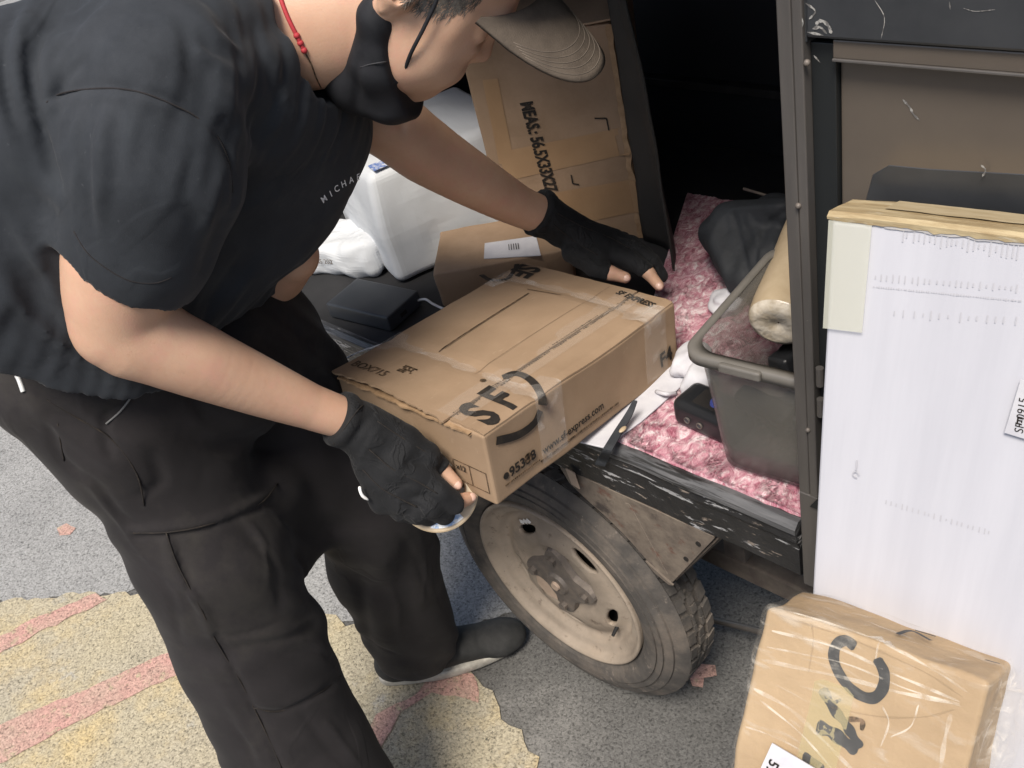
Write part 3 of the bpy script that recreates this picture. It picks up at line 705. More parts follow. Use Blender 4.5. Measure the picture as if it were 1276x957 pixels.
# top flaps: two outer flaps meeting on the seam, ragged at the near end
seam = onbox(755, 372).x; seam2 = onbox(512, 585).x; SX = (seam + seam2) / 2
def topz(x, y):
    u, v = x / W_, y / L_
    return H_ + .004 * math.sin(PI * min(1, max(0, u))) * math.sin(PI * min(1, max(0, v))) - .0025 * math.exp(-((v - .26) / .03) ** 2) - .0025 * math.exp(-((v - .86) / .03) ** 2) - .004 * math.exp(-((v - .62) / .2) ** 2) * max(0, (u - .75) * 4)
def flap(name, x0, x1, y0f, y1, lift, seed, m, th=.003, nx=40, ny=50):
    vs = []; fs = []
    for side in (0, 1):
        for i in range(nx + 1):
            x = x0 + (x1 - x0) * i / nx
            ys = y0f(x)
            for j in range(ny + 1):
                y = ys + (y1 - ys) * j / ny
                n = .0009 * noise.noise(Vector((x * 30, y * 30, seed)))
                z = topz(x, y) + lift(x, y) + n + (th if side else .0002)
                vs.append(MB_ @ Vector((x, y, z)))
    q = (nx + 1) * (ny + 1); s = ny + 1
    for i in range(nx):
        for j in range(ny):
            a = i * s + j; fs.append((q + a, q + a + s, q + a + s + 1, q + a + 1)); fs.append((a, a + 1, a + s + 1, a + s))
    for i in range(nx):
        a = i * s; fs.append((a, a + s, q + a + s, q + a)); a += ny; fs.append((a + s, a, q + a, q + a + s))
    for j in range(ny):
        a = j; fs.append((a + 1, a, q + a, q + a + 1)); a = nx * s + j; fs.append((a, a + 1, q + a + 1, q + a))
    return pydata(name, vs, fs, m, parcel)
def yf(x):
    return -.006 + .0035 * noise.noise(Vector((x * 60, 2, 0))) + .003 * noise.noise(Vector((x * 210, 5, 0)))
def l1(x, y): # left flap gapes over the near end
    return .0016 + .009 * max(0, 1 - y / .09) ** 2 * max(0, 1 - abs(x - .10) / .13)
flap('flap', .001, SX - .0015, yf, L_ - .002, l1, 1, m_card)
flap('flap', SX + .0015, W_ - .001, lambda x: .002 + .001 * noise.noise(Vector((x * 80, 8, 0))), L_ - .002, lambda x, y: .0008 - .0028 * max(0, (x - W_ + .012) / .012), 4, m_card)
# inner flap showing below the outer one at the near end
bm = bmesh.new(); n = 60; r_ = [[], [], [], []]
for i in range(n + 1):
    x = .01 + (W_ - .03) * i / n
    d = .0035 * noise.noise(Vector((x * 45, 11, 0))) + .002 * noise.noise(Vector((x * 170, 3, 0)))
    for k, (yy, zz) in enumerate(((-.0045 + d, H_ - .0035), (-.0045 + d, H_ - .0008), (.012, H_ + .0002), (.012, H_ - .0035))):
        r_[k].append(bm.verts.new(MB_ @ Vector((x, yy, zz))))
for k in range(4):
    for i in range(n): bm.faces.new((r_[k][i], r_[k][i + 1], r_[(k + 1) % 4][i + 1], r_[(k + 1) % 4][i]))
bmobj('inner_flap', bm, m_card_in, parcel)
TOPZ = H_ + .006
def MT(x, y, ang=0, z=None):  # frame lying on the top face; ang turns text about the normal
    return MB_ @ Matrix.Translation((x, y, topz(x, y) + .0046 if z is None else z)) @ Matrix.Rotation(math.radians(ang), 4, 'Z')
def drape(o, extra=.0):
    """seat flat print on the bulged flaps"""
    inv = MB_.inverted(); bm = bmesh.new(); bm.from_mesh(o.data)
    bmesh.ops.triangulate(bm, faces=bm.faces)
    for _ in range(2):
        es = [e for e in bm.edges if e.calc_length() > .012]
        if es: bmesh.ops.subdivide_edges(bm, edges=es, cuts=1); bmesh.ops.triangulate(bm, faces=bm.faces)
    for v in bm.verts:
        p = inv @ v.co; f = l1(p.x, p.y) if p.x < SX else .0008 - .0028 * max(0, (p.x - W_ + .012) / .012)
        p.z = topz(p.x, p.y) + f + .0030 + .0013 + extra; v.co = MB_ @ p
    bm.to_mesh(o.data); bm.free(); return o
# seam print (a dotted dark line) and thin printed lines
bm = bmesh.new(); rnd = random.Random(3)
y = .012
while y < L_ - .03:
    h = rnd.uniform(.0015, .004); wd = rnd.uniform(.0012, .0028)
    for s_ in (-1, 1):
        if rnd.random() < .85: box(bm, (SX + s_ * .0035 - wd / 2, y, 0), (SX + s_ * .0035 + wd / 2, y + h, .0001), 0, MB_)
    y += h + rnd.uniform(.0006, .002)
o = bmobj('printed_seam_marks', bm, m_print_brown, parcel)
inv = MB_.inverted()
for v in o.data.vertices:
    p = inv @ v.co; p.z += topz(p.x, p.y) + .0046 + (.0016 if p.x < SX else .0008) * 0; v.co = MB_ @ p
bm = bmesh.new(); box(bm, (SX - .0012, .004, H_ + .001), (SX + .0012, L_ - .004, H_ + .0018), 0, MB_); bmobj('seam_gap', bm, m_print_brown, parcel)
def pline(a, b, wd, name='printed_line', m=m_print_brown):
    a = onbox(*a); b = onbox(*b); d = (b - a); d.z = 0; L = d.length; d.normalize(); n = Vector((-d.y, d.x, 0)); bm = bmesh.new(); q = 30; prev = None
    for i in range(q + 1):
        c = a + d * L * i / q; c.z = 0; x = (bm.verts.new(MB_ @ (c + n * wd / 2)), bm.verts.new(MB_ @ (c - n * wd / 2)))
        if prev: bm.faces.new((prev[0], prev[1], x[1], x[0]))
        prev = x
    return drape(bmobj(name, bm, m, parcel))
pline((548, 444), (660, 371), .0020); pline((556, 441), (650, 379), .0007); pline((658, 366), (700, 373), .0016)
pline((592, 472), (760, 362), .0005)
# big logo on the right flap, curling over the corner
lg = onbox(588, 532); 
t1 = text('logo_lettering', 'S', .082, MT(W_ - .006, .016, 90, 0), m_print, parcel, bold=.035, sx=.62); drape(t1)
t1 = text('logo_lettering', 'F', .082, MT(W_ - .008, .054, 90, 0), m_print, parcel, bold=.035, sx=.62); drape(t1)
def pxband(pts, wd, face, name, m=m_print, lift=.002):
    ps = spline([tuple(onbox(x, y, face)) for x, y in pts], 6); bm = bmesh.new(); prev = None; up = Vector((0, 0, 1)) if face == 'top' else Vector((1, 0, 0))
    for i, p in enumerate(ps):
        p = Vector(p); t = Vector(ps[min(i + 1, len(ps) - 1)]) - Vector(ps[max(i - 1, 0)]); s_ = t.cross(up).normalized() * wd / 2
        if face == 'side': p.x = W_ + lift
        x = (bm.verts.new(MB_ @ (p + s_)), bm.verts.new(MB_ @ (p - s_)))
        if prev: bm.faces.new((prev[0], prev[1], x[1], x[0]))
        prev = x
    o = bmobj(name, bm, m, parcel); return drape(o) if face == 'top' else o
pxband([(627, 475), (645, 471), (662, 478), (674, 492), (676, 503)], .010, 'top', 'logo_arc')
pxband([(672, 511), (664, 527), (645, 541), (617, 549)], .011, 'side', 'logo_arc')
p = onbox(630, 497); bm = bmesh.new(); bmesh.ops.create_circle(bm, cap_ends=True, segments=18, radius=.005, matrix=MB_ @ Matrix.Translation((p.x, p.y, 0))); drape(bmobj('logo_dot', bm, m_print, parcel))
for k in ((603, 480),):
    p = onbox(*k); bm = bmesh.new(); bmesh.ops.create_circle(bm, cap_ends=True, segments=16, radius=.0042, matrix=MB_ @ Matrix.Translation((p.x, p.y, 0))); drape(bmobj('printed_mark', bm, m_print_brown, parcel))
# second logo at the far left end, reading the other way
lg2 = onbox(640, 335)
t1 = text('logo_lettering', 'SF', .062, MT(.006, L_ - .008, -90, 0), m_print, parcel, bold=.035, sx=.62); drape(t1)
pxband([(600, 346), (612, 353), (630, 351), (642, 341), (645, 333)], .008, 'top', 'logo_arc')
# small code block and serial at the near left
p = onbox(509, 468)
t1 = text('small_print', 'BOX715', .020, MT(.012, .018, 0, 0), m_print_brown, parcel, bold=.015); drape(t1)
bm = bmesh.new()
for i in range(7):
    for j in range(5):
        if rnd.random() < .72: box(bm, (p.x - .012 + i * .0036, p.y - .009 + j * .0036, 0), (p.x - .0090 + i * .0036, p.y - .0060 + j * .0036, .0001), 0, MB_)
o = bmobj('printed_stamp', bm, m_print_brown, parcel); drape(o)
# far right corner lettering
q1 = onbox(778, 368); 
t1 = text('brand_lettering', 'SF EXPRESS', .0165, MT(.204, L_ - .024, -7, 0), m_print, parcel, bold=.03, sx=.86); drape(t1)
# ---- side face (right, local x=W_)
def MS(y, z, ang=0, lift=.0018): return MB_ @ Matrix.Translation((W_ + lift, y, z)) @ Matrix(((0, 0, 1, 0), (1, 0, 0, 0), (0, 1, 0, 0), (0, 0, 0, 1))) @ Matrix.Rotation(math.radians(ang), 4, 'Z')
s1 = onbox(822, 458, 'side'); text('size_lettering', 'F4', .030, MS(s1.y, s1.z, 4), m_print, parcel, bold=.03)
s2 = onbox(676, 566, 'side'); text('web_lettering', 'www.sf-express.com', .0155, MS(s2.y, s2.z, 1), m_print, parcel, bold=.02, sx=.92)
bm = bmesh.new()
yy = s2.y - .006
while yy < s2.y + .15:
    h = rnd.uniform(.001, .004); box(bm, (W_ + .0015, yy, s2.z - .0085), (W_ + .0018, yy + h, s2.z - .0058), 0, MB_); yy += h + rnd.uniform(.0004, .0012)
s3 = onbox(627, 600, 'side'); yy = s3.y + .001
while yy < s3.y + .062:
    h = rnd.uniform(.001, .003); box(bm, (W_ + .0015, yy, s3.z - .0080), (W_ + .0018, yy + h, s3.z - .0056), 0, MB_); yy += h + rnd.uniform(.0004, .0012)
bmobj('small_print', bm, m_print_brown, parcel)
text('phone_lettering', '95338', .019, MS(s3.y + .011, s3.z, 1), m_print, parcel, bold=.03)
bm = bmesh.new(); bmesh.ops.create_circle(bm, cap_ends=True, segments=18, radius=.0048, matrix=MS(s3.y + .005, s3.z + .006)); bmobj('printed_mark', bm, m_print, parcel)
s4 = onbox(657, 570, 'side'); bm = bmesh.new(); bmesh.ops.create_circle(bm, cap_ends=True, segments=14, radius=.007, matrix=MS(s4.y, s4.z)); 
o = bmobj('printed_mark', bm, m_print_brown, parcel)
# logo arc continued down the side
# packing tape
def tapestrip(pts, wd, name='tape_strip', m=m_tape, off=.0022, sub=10, parent=parcel, mt=MB_, seed=0):
    """strip through local points with per-point normals (p, n, side)"""
    vs = []; fs = []; ps = spline([p[0] for p in pts], sub); ns = spline([p[1] for p in pts], sub); ss = spline([p[2] for p in pts], sub)
    K = 6
    for i, (p, n, s_) in enumerate(zip(ps, ns, ss)):
        n = n / np.linalg.norm(n); s_ = s_ / np.linalg.norm(s_)
        for k in range(K + 1):
            q = p + s_ * wd * (k / K - .5) + n * (off + .0009 * noise.noise(Vector((i * .35, k * .8, seed))))
            vs.append(mt @ Vector(q))
    for i in range(len(ps) - 1):
        for k in range(K): a = i * (K + 1) + k; fs.append((a, a + 1, a + K + 2, a + K + 1))
    return pydata(name, vs, fs, m, parent, smooth=True)
zu = (0, 0, 1); xr = (1, 0, 0); yi = (0, 1, 0)
def across(v0, wd, seed, lo=-.03):
    y0 = v0 * L_; pts = []
    pts.append(((-.0022, y0 - .012, H_ - .05), (-1, 0, 0), yi)); pts.append(((-.002, y0 - .01, H_ + .002), (-1, 0, .6), yi))
    for u in (.12, .35, .6, .85): pts.append(((u * W_, y0 + .012 * (u - .5), topz(u * W_, y0) + .0034), zu, yi))
    pts.append(((W_ - .004, y0 + .01, H_ + .004), (.5, 0, 1), yi)); pts.append(((W_ + .001, y0 + .01, H_ - .004), (1, 0, .5), yi)); pts.append(((W_ + .001, y0 + .008, H_ + lo), xr, yi)); pts.append(((W_ + .0012, y0 + .006, .012), xr, yi))
    return tapestrip(pts, wd, seed=seed, off=.0014)
across(.27, .048, 1); across(.845, .048, 5)
tapestrip([((SX, .0 + .003, H_ + .006), zu, xr), ((SX, L_ * .3, topz(SX, L_ * .3) + .004), zu, xr), ((SX, L_ * .6, topz(SX, L_ * .6) + .004), zu, xr), ((SX, L_ * .97, topz(SX, L_ * .97) + .004), zu, xr)], .045, seed=9, off=.0016, m=clear('thin_tape', .07, (.85, .8, .74), .15))
# near end face print
def ME(x, z, ang=0): return MB_ @ Matrix.Translation((x, -.0016, z)) @ Matrix.Rotation(PI / 2, 4, 'X') @ Matrix.Rotation(math.radians(ang), 4, 'Z')
e1 = onbox(585, 580, 'end')
bm = bmesh.new()
for (x0, z0, x1, z1) in ((-.03, -.03, .03, -.0292), (-.03, .0, .03, .0008), (-.03, -.03, -.0292, 0), (.0292, -.03, .03, 0), (.0, -.03, .0008, 0)):
    box(bm, (e1.x + x0, -.0018, e1.z + z0), (e1.x + x1, -.0014, e1.z + z1), 0, MB_)
bmobj('printed_frame', bm, m_print_brown, parcel)
text('small_print', 'x12', .012, ME(e1.x - .025, e1.z - .013), m_print, parcel, bold=.02)

# ---- tall carton on its side behind the man (MEAS box)
tc = empty('tall_carton', (-.15, .36, BZ), label='worn brown carton with MEAS printing down its face, standing behind the cap', cat='cardboard box')
A = np.array([-.082, .450, BZ]); B = np.array([-.303, .332, BZ]); dx = (A - B) / np.linalg.norm(A - B); nin = np.array([-dx[1], dx[0], 0])
WB = np.linalg.norm(A - B); HB = .375
MC = frame(B, dx, nin, (0, 0, 1))
rbox('box_body', (WB, .20, HB), .005, MC, m_card_old, tc, seg=26, amp=.004, nscale=7, seed=12)
def crumple(mt, x0, x1, y0, y1, nx, ny, zf, th, name, m, parent, edge=None, seed=0, amp=.002):
    vs = []; fs = []
    for s_ in (0, 1):
        for i in range(nx + 1):
            for j in range(ny + 1):
                u, v = i / nx, j / ny; x = x0 + (x1 - x0) * u; y = y0 + (y1 - y0) * v
                if edge: x, y = edge(x, y, u, v)
                z = zf(u, v) + amp * noise.noise(Vector((x * 18, y * 18, seed))) + s_ * th
                vs.append(mt @ Vector((x, y, z)))
    q = (nx + 1) * (ny + 1); s = ny + 1
    for i in range(nx):
        for j in range(ny): a = i * s + j; fs += [(q + a, q + a + s, q + a + s + 1, q + a + 1), (a, a + 1, a + s + 1, a + s)]
    for i in range(nx): a = i * s; fs.append((a, a + s, q + a + s, q + a)); a += ny; fs.append((a + s, a, q + a, q + a + s))
    for j in range(ny): a = j; fs.append((a + 1, a, q + a, q + a + 1)); a = nx * s + j; fs.append((a, a + 1, q + a + 1, q + a))
    return pydata(name, vs, fs, m, parent)
# top flaps, torn band along the top and right edges
crumple(MC, -.004, WB + .004, -.004, .19, 30, 16, lambda u, v: HB + .004 + .012 * v * (1 - v), .003, 'flap', m_card_old, tc, lambda x, y, u, v: (x, y + (.004 * noise.noise(Vector((x * 60, 1, 2))) if v == 0 else 0)), 5, .004)
bm = bmesh.new(); rr = []
for i in range(61):
    z = HB * i / 60; d = .004 * noise.noise(Vector((z * 40, 0, 4))) + .003 * noise.noise(Vector((z * 160, 0, 9)))
    rr.append([bm.verts.new(MC @ Vector(p)) for p in ((WB - .006 - abs(d), -.0022, z), (WB + .0025 + d, -.0035, z), (WB + .003, .010 + d, z))])
for a, b in zip(rr, rr[1:]):
    for k in (0, 1): bm.faces.new((a[k], a[k + 1], b[k + 1], b[k]))
bmobj('torn_edge', bm, m_card_in, tc)
def onc(px, py): p = atp(px, py, B, nin) - B; return p @ dx, p[2]
def MCf(x, z, ang): return MC @ Matrix.Translation((x, -.006, z)) @ Matrix.Rotation(PI / 2, 4, 'X') @ Matrix.Rotation(math.radians(ang), 4, 'Z')
def flatten_print(o):  # seat print on the dented face
    tb = flatten_print.t; inv = MC.inverted(); bm = bmesh.new(); bm.from_mesh(o.data)
    for v in bm.verts:
        r = tb.ray_cast(v.co + V(-nin) * .05, V(nin))
        if r[0] is not None: v.co = r[0] - V(nin) * flatten_print.off
    bm.to_mesh(o.data); bm.free()
flatten_print.off = .0022
flatten_print.t = bvh([c for c in tc.children if c.name.startswith('box_body')][0])
x0, z0 = onc(648, 128); x1, z1 = onc(684, 250)
ang = math.degrees(math.atan2(z1 - z0, x1 - x0)); LT = math.hypot(x1 - x0, z1 - z0)
o = text('meas_lettering', 'MEAS.: 56.5X33X27', .031, MCf(x0, z0, ang), m_print, tc, bold=.035, sx=LT / .285)
xs = [(MC.inverted() @ v.co) for v in o.data.vertices]
flatten_print(o)
for (a, b, c_) in (((741, 147), (756, 147), (759, 162)), ((712, 217), (714, 228), (722, 229))):
    P3 = [onc(*q) for q in (a, b, c_)]; bm = bmesh.new()
    for (xa, za), (xb, zb) in zip(P3, P3[1:]):
        d = Vector((xb - xa, 0, zb - za)); n = Vector((-d.z, 0, d.x)).normalized() * .0012; vs = [Vector((xa, -.005, za)) - n, Vector((xb, -.005, zb)) - n, Vector((xb, -.005, zb)) + n, Vector((xa, -.005, za)) + n]
        bm.faces.new([bm.verts.new(MC @ v) for v in vs])
    o = bmobj('corner_mark', bm, m_print, tc); flatten_print(o)
def ctape(q, name='tape_strip', m=None):
    P3 = [onc(*x) for x in q]; n = 12; vs = []; fs = []
    for i in range(n + 1):
        for j in range(5):
            u, v = i / n, j / 4
            xa = P3[0][0] * (1 - u) + P3[1][0] * u; za = P3[0][1] * (1 - u) + P3[1][1] * u; xb = P3[3][0] * (1 - u) + P3[2][0] * u; zb = P3[3][1] * (1 - u) + P3[2][1] * u
            vs.append(MC @ Vector((xa * (1 - v) + xb * v, -.01, za * (1 - v) + zb * v)))
    for i in range(n):
        for j in range(4): a = i * 5 + j; fs.append((a, a + 5, a + 6, a + 1))
    o = pydata(name, vs, fs, m, tc); flatten_print(o)
flatten_print.off = .0009
m_ctape = mat('brown_tape', (.30, .19, .105), .35, (.34, .22, .125), 10, spec=.5, bump=.3, bscale=60)
ctape([(622, 190), (778, 158), (786, 190), (630, 226)], m=m_ctape)
ctape([(690, 240), (792, 222), (799, 262), (700, 282)], m=m_ctape)
ctape([(601, 100), (620, 98), (640, 200), (622, 205)], m=m_ctape)
# the carton's shaded right side, added as a dark standing sheet
dk = empty('shaded_carton_side', (-.02, .40, BZ), label='shaded right side of the MEAS carton, added as an upright dark curved sheet', cat='carton side')
vs = []; fs = []; nu, nv = 14, 26
Pb0 = np.array([-.072, .442, BZ]); Pb1 = np.array([.038, .372, BZ])
for i in range(nu + 1):
    for j in range(nv + 1):
        u, v = i / nu, j / nv; wdt = 1 - .0 * v - .75 * max(0, v - .45) ** 1.6
        p = Pb0 + (Pb1 - Pb0) * u * wdt + np.array([.012, .02, 0]) * math.sin(u * PI) * (1 - v) + np.array([-.02, .015, 0]) * v * u
        p = p + np.array([0, 0, .46 * v + .0 * u]); p = p + np.array([.5, .8, 0]) * .004 * noise.noise(Vector((u * 3, v * 5, 2)))
        vs.append(p)
for i in range(nu):
    for j in range(nv): a = i * (nv + 1) + j; fs.append((a, a + nv + 1, a + nv + 2, a + 1))
o = pydata('sheet', vs, fs, m_side_shade, dk, smooth=True); md = o.modifiers.new('s', 'SOLIDIFY'); md.thickness = .004

# ---- white wrapped parcel behind the man
wp = empty('white_parcel', (-.39, .146, BZ), label='large white plastic-wrapped block standing behind the man on the cart floor', cat='wrapped parcel')
A = np.array([-.395, .140, BZ]); 
dxa = np.array([.31, .88, 0]); dxa /= np.linalg.norm(dxa); dya = np.array([-dxa[1], dxa[0], 0])
MWp = frame(A, dxa, dya, (0, 0, 1))
def wsh(p):
    f = p.z / .19; p.x += .01 * f * 0; p.y += .02 * f
    q = max(0, f - .55) / .45; c = Vector((.14, .12)); p.x = c.x + (p.x - c.x) * (1 - .10 * q); p.y = c.y + (p.y - c.y) * (1 - .06 * q)
    return p
rbox('wrapped_block', (.33, .27, .205), .018, MWp, m_foam, wp, seg=26, amp=.004, nscale=8, seed=31, shape=wsh)
vs = []
p0, p1 = (.01, -.0025, .135), (.16, -.0025, .165)
m_bluepr = mat('blue_print', (.10, .17, .42), .5, (.6, .62, .66), 90, lo=.45, hi=.6)
bm = bmesh.new(); box(bm, (.03, .03, .2085), (.13, .06, .2095), 0, MWp); bmobj('blue_print', bm, m_bluepr, wp)
sp = empty('small_white_bag', (-.5, .10, BZ), label='small white printed plastic bag lying at the foot of the white wrapped block', cat='plastic bag')
MSp = frame((-.63, .085, BZ), (.9, .3, 0), (-.3, .9, 0), (0, 0, 1))
rbox('bag', (.19, .13, .065), .02, MSp, m_foam, sp, seg=18, amp=.012, nscale=14, seed=8)
text('small_print', 'EXPRESS 2022', .014, MSp @ Matrix.Translation((.02, -.002, .03)) @ Matrix.Rotation(PI / 2, 4, 'X'), m_print_brown, sp)

# ---- small carton with a shipping label
sc_ = empty('small_carton', (-.2, .24, BZ), label='small brown carton with a white shipping label, behind the courier parcel', cat='cardboard box')
a0 = atz(548, 372, .70); ax_ = np.array([.72, .69, 0]); ax_ /= np.linalg.norm(ax_); ay_ = np.array([-ax_[1], ax_[0], 0])
tl = atz(543, 320, .756); tr = atz(664, 297, .756)
axv = tr - tl; axv[2] = 0; LN = np.linalg.norm(axv); axv /= LN; ayv = np.array([axv[1], -axv[0], 0])
MSc = frame(tl + np.array([0, 0, BZ - .756]), axv, -ayv if (-ayv)[1] > 0 else ayv, (0, 0, 1))
MSc = frame(tl + ayv * .058 + np.array([0, 0, BZ - .756]), axv, -ayv, (0, 0, 1))
rbox('box_body', (LN + .06, .15, .066), .004, MSc, m_card_old, sc_, seg=18, amp=.003, nscale=9, seed=17)
l0 = atz(604, 303, .7580); l1_ = atz(668, 294, .7580); l2_ = atz(674, 318, .7580); l3_ = atz(603, 322, .7580)
poly_plate('shipping_label', [l0, l1_, l2_, l3_], .0012, m_paper, sc_, 0)
bm = bmesh.new(); rn = random.Random(5)
for k in range(16):
    u = .15 + .7 * k / 16; a = l0 * (1 - u) + l1_ * u; b = l3_ * (1 - u) + l2_ * u
    if 6 < k < 12:
        p = a * .7 + b * .3; q = a * .35 + b * .65; dd = (l1_ - l0); dd /= np.linalg.norm(dd); wv = dd * rn.uniform(.0006, .0016)
        bm.faces.new([bm.verts.new(V(x) + Vector((0, 0, .0016))) for x in (p, p + wv, q + wv, q)])
bmobj('barcode', bm, m_print, sc_)

# ---- power bank and cable
pb0, pb1, pb2 = atz(405, 378, .72), atz(482, 396, .72), atz(507, 372, .72)
dxp = pb1 - pb0; lx = np.linalg.norm(dxp); dxp /= lx; dyp = np.array([-dxp[1], dxp[0], 0])
pw = empty('power_bank', V(pb0), label='dark grey power bank lying on the black floor by the white block', cat='power bank')
MPw = frame(pb0 + np.array([0, 0, BZ - .72]), dxp, dyp, (0, 0, 1))
rbox('case', (lx, .085, .030), .004, MPw, m_power, pw, seg=12)
obox('port', (lx - .0005 + .0, .03, .010), (lx + .0008, .045, .018), m_hole, pw, 0, MPw)
cb = empty('charging_cable', (-.3, .1, BZ), label='white charging cable with its plug on the black floor behind the courier parcel', cat='cable')
pts = [atz(519, 375, .70), atz(530, 373, .712), atz(540, 379, .705), atz(556, 386, .698), atz(580, 392, .695)]
bm = bmesh.new(); tube(bm, spline(pts, 8), .0022, 8); bmobj('cord', bm, m_white, cb, smooth=True)
bm = bmesh.new(); tube(bm, [atz(503, 371, .70), atz(505, 371.4, .70), atz(516, 374, .70), atz(520, 375, .70)], [.003, .005, .005, .003], 10); bmobj('plug', bm, m_white, cb, smooth=True)
# thin grey cord by the parcel's left end
bm = bmesh.new(); tube(bm, spline([atz(432, 446, .75), atz(450, 438, .76), atz(480, 428, .77), atz(498, 427, .775)], 6), .0014, 8); bmobj('string', bm, m_white, smooth=True, label='thin white string lying at the left end of the courier parcel', cat='string')

# ---- fleece blanket on the bed
vs = []; fs = []; nx, ny = 150, 150
fr = [atz(722, 566, .70), atz(768, 552, .695)]
for i in range(nx + 1):
    for j in range(ny + 1):
        u, v = i / nx, j / ny
        y = .002 + .60 * v; xl = .192 - .285 * v; x = xl + (.476 - xl) * u
        if x > .476: x = .476
        z = BZ + .007 + .002 * noise.noise(Vector((x * 9, y * 9, 0))) + .0035 * noise.noise(Vector((x * 60, y * 60, 4))) + .0025 * noise.noise(Vector((x * 150 + y * 60, y * 110, 8)))
        if i in (0, nx) or j in (0,): z = BZ + .0006
        vs.append((x, y + (.0025 * noise.noise(Vector((x * 50, 1, 1))) if j == 0 else 0), z))
for i in range(nx):
    for j in range(ny): a = i * (ny + 1) + j; fs.append((a, a + ny + 1, a + ny + 2, a + 1))
blk_ = pydata('fleece_blanket', vs, fs, m_fleece, smooth=True, label='pink and white mottled fleece blanket spread over the cart floor', cat='blanket')
rn = np.random.RandomState(3); NBl = 42000
uu = rn.rand(NBl); vv = rn.rand(NBl) ** 1.6; Yb = .004 + .585 * vv; xl_ = .200 - .28 * vv; Xb = xl_ + (.474 - xl_) * uu
ga = rn.rand(NBl) * 2 * PI; cl = np.sin(Xb * 95 + 3 * np.sin(Yb * 60)) * 1.4 + np.sin(Yb * 80 + 2 * np.sin(Xb * 70)); ga = cl * 1.2 + rn.rand(NBl) * 1.3
ln = .003 + .004 * rn.rand(NBl); wd_ = .0005 + .0006 * rn.rand(NBl); z0_ = BZ + .006 + .003 * np.sin(Xb * 60) * np.sin(Yb * 55)
dx_, dy_ = np.cos(ga), np.sin(ga)
A_ = np.stack([Xb - dy_ * wd_, Yb + dx_ * wd_, z0_], 1); B_ = np.stack([Xb + dy_ * wd_, Yb - dx_ * wd_, z0_], 1)
C_ = np.stack([Xb + dx_ * ln, np.maximum(Yb + dy_ * ln, .001), z0_ + .0015 + .003 * rn.rand(NBl)], 1)
me = bpy.data.meshes.new('fleece_pile'); me.vertices.add(NBl * 3); me.vertices.foreach_set('co', np.stack([A_, B_, C_], 1).astype(np.float32).ravel())
me.loops.add(NBl * 3); me.polygons.add(NBl); me.loops.foreach_set('vertex_index', np.arange(NBl * 3, dtype=np.int32)); me.polygons.foreach_set('loop_start', (np.arange(NBl) * 3).astype(np.int32)); me.update(calc_edges=True)
link('fleece_pile', me, m_fleece, blk_, kind='stuff')
# ---- white foam sheet under the parcel and crumpled paper
wsheet = [atz(x, y, BZ + .008) for x, y in ((690, 545), (752, 560), (775, 545), (800, 527), (842, 490), (862, 470), (860, 438), (835, 445), (780, 470))]
poly_plate('foam_sheet', [(p[0], p[1], BZ + .012) for p in wsheet][::-1], .003, m_paper, None, .0008, label='flat white foam sheet lying under the courier parcel beside the pink blanket', cat='foam sheet')
for nm, q, sz, sd_, lb in (('crumpled_paper', atz(862, 448, .715), (.022, .036, .020), 3, 'crumpled white paper between the courier parcel and the black device'), ('crumpled_paper', atz(872, 472, .725), (.020, .03, .022), 9, 'crumpled white paper standing between the black device and the grey bin'), ('crumpled_paper', atz(906, 376, .71), (.026, .03, .018), 14, 'small scrap of white paper behind the grey bin near the black bag')):
    bm = bmesh.new(); bmesh.ops.create_icosphere(bm, subdivisions=4, radius=1)
    for v in bm.verts:
        n = 1 + .35 * noise.noise(v.co * 1.2 + Vector((sd_, 0, 0))) + .05 * abs(noise.noise(v.co * 3 + Vector((0, sd_, 0))))
        v.co = Vector((v.co.x * sz[0] * n, v.co.y * sz[1] * n, v.co.z * sz[2] * n)) + V(q)
    bmobj(nm, bm, m_paper, None, True, label=lb, cat='paper')
bm = bmesh.new(); tube(bm, spline([atz(818, 488, .705), atz(830, 491, .712), atz(842, 490, .70)], 5), [.003] * 11, 8); bmobj('foam_scrap', bm, m_paper, None, True, label='tiny twisted white scrap on the foam sheet', cat='paper scrap')
# ---- black strap hanging over the beam
st = empty('black_strap', (.19, 0, BZ), label='black flat strap hanging from the courier parcel over the beam edge', cat='strap')
pts = [atz(792, 500, .735), atz(784, 517, .72), atz(770, 540, .712), atz(757, 562, .706), aty(752, 572, -.016), aty(748, 580, -.0175)]
wds = [.006, .010, .012, .013, .015, .015]; vs = []; fs = []
ps = spline(pts, 6); 
for i, p in enumerate(ps):
    wv = np.interp(i, np.linspace(0, len(ps) - 1, len(wds)), wds); s_ = np.array([.95, .25, .0]) * wv / 2 * 1.0
    for sx_ in (-1, 1):
        for dz in (0, .002): vs.append(p + s_ * sx_ + np.array([0, -.0005, dz]))
for i in range(len(ps) - 1):
    a = i * 4
    for e, f in ((0, 1), (1, 3), (3, 2), (2, 0)): fs.append((a + e, a + f, a + 4 + f, a + 4 + e))
fs.append((0, 1, 3, 2)); a = (len(ps) - 1) * 4; fs.append((a, a + 2, a + 3, a + 1))
pydata('webbing', vs, fs, m_bag, st)
q = atz(776, 535, .722); bm = bmesh.new(); bmesh.ops.create_uvsphere(bm, u_segments=12, v_segments=8, radius=.005, matrix=Matrix.Translation(V(q)) @ Matrix.Diagonal((.7, 1.4, .4, 1))); bmobj('snap', bm, m_tapefilm, st, smooth=True)

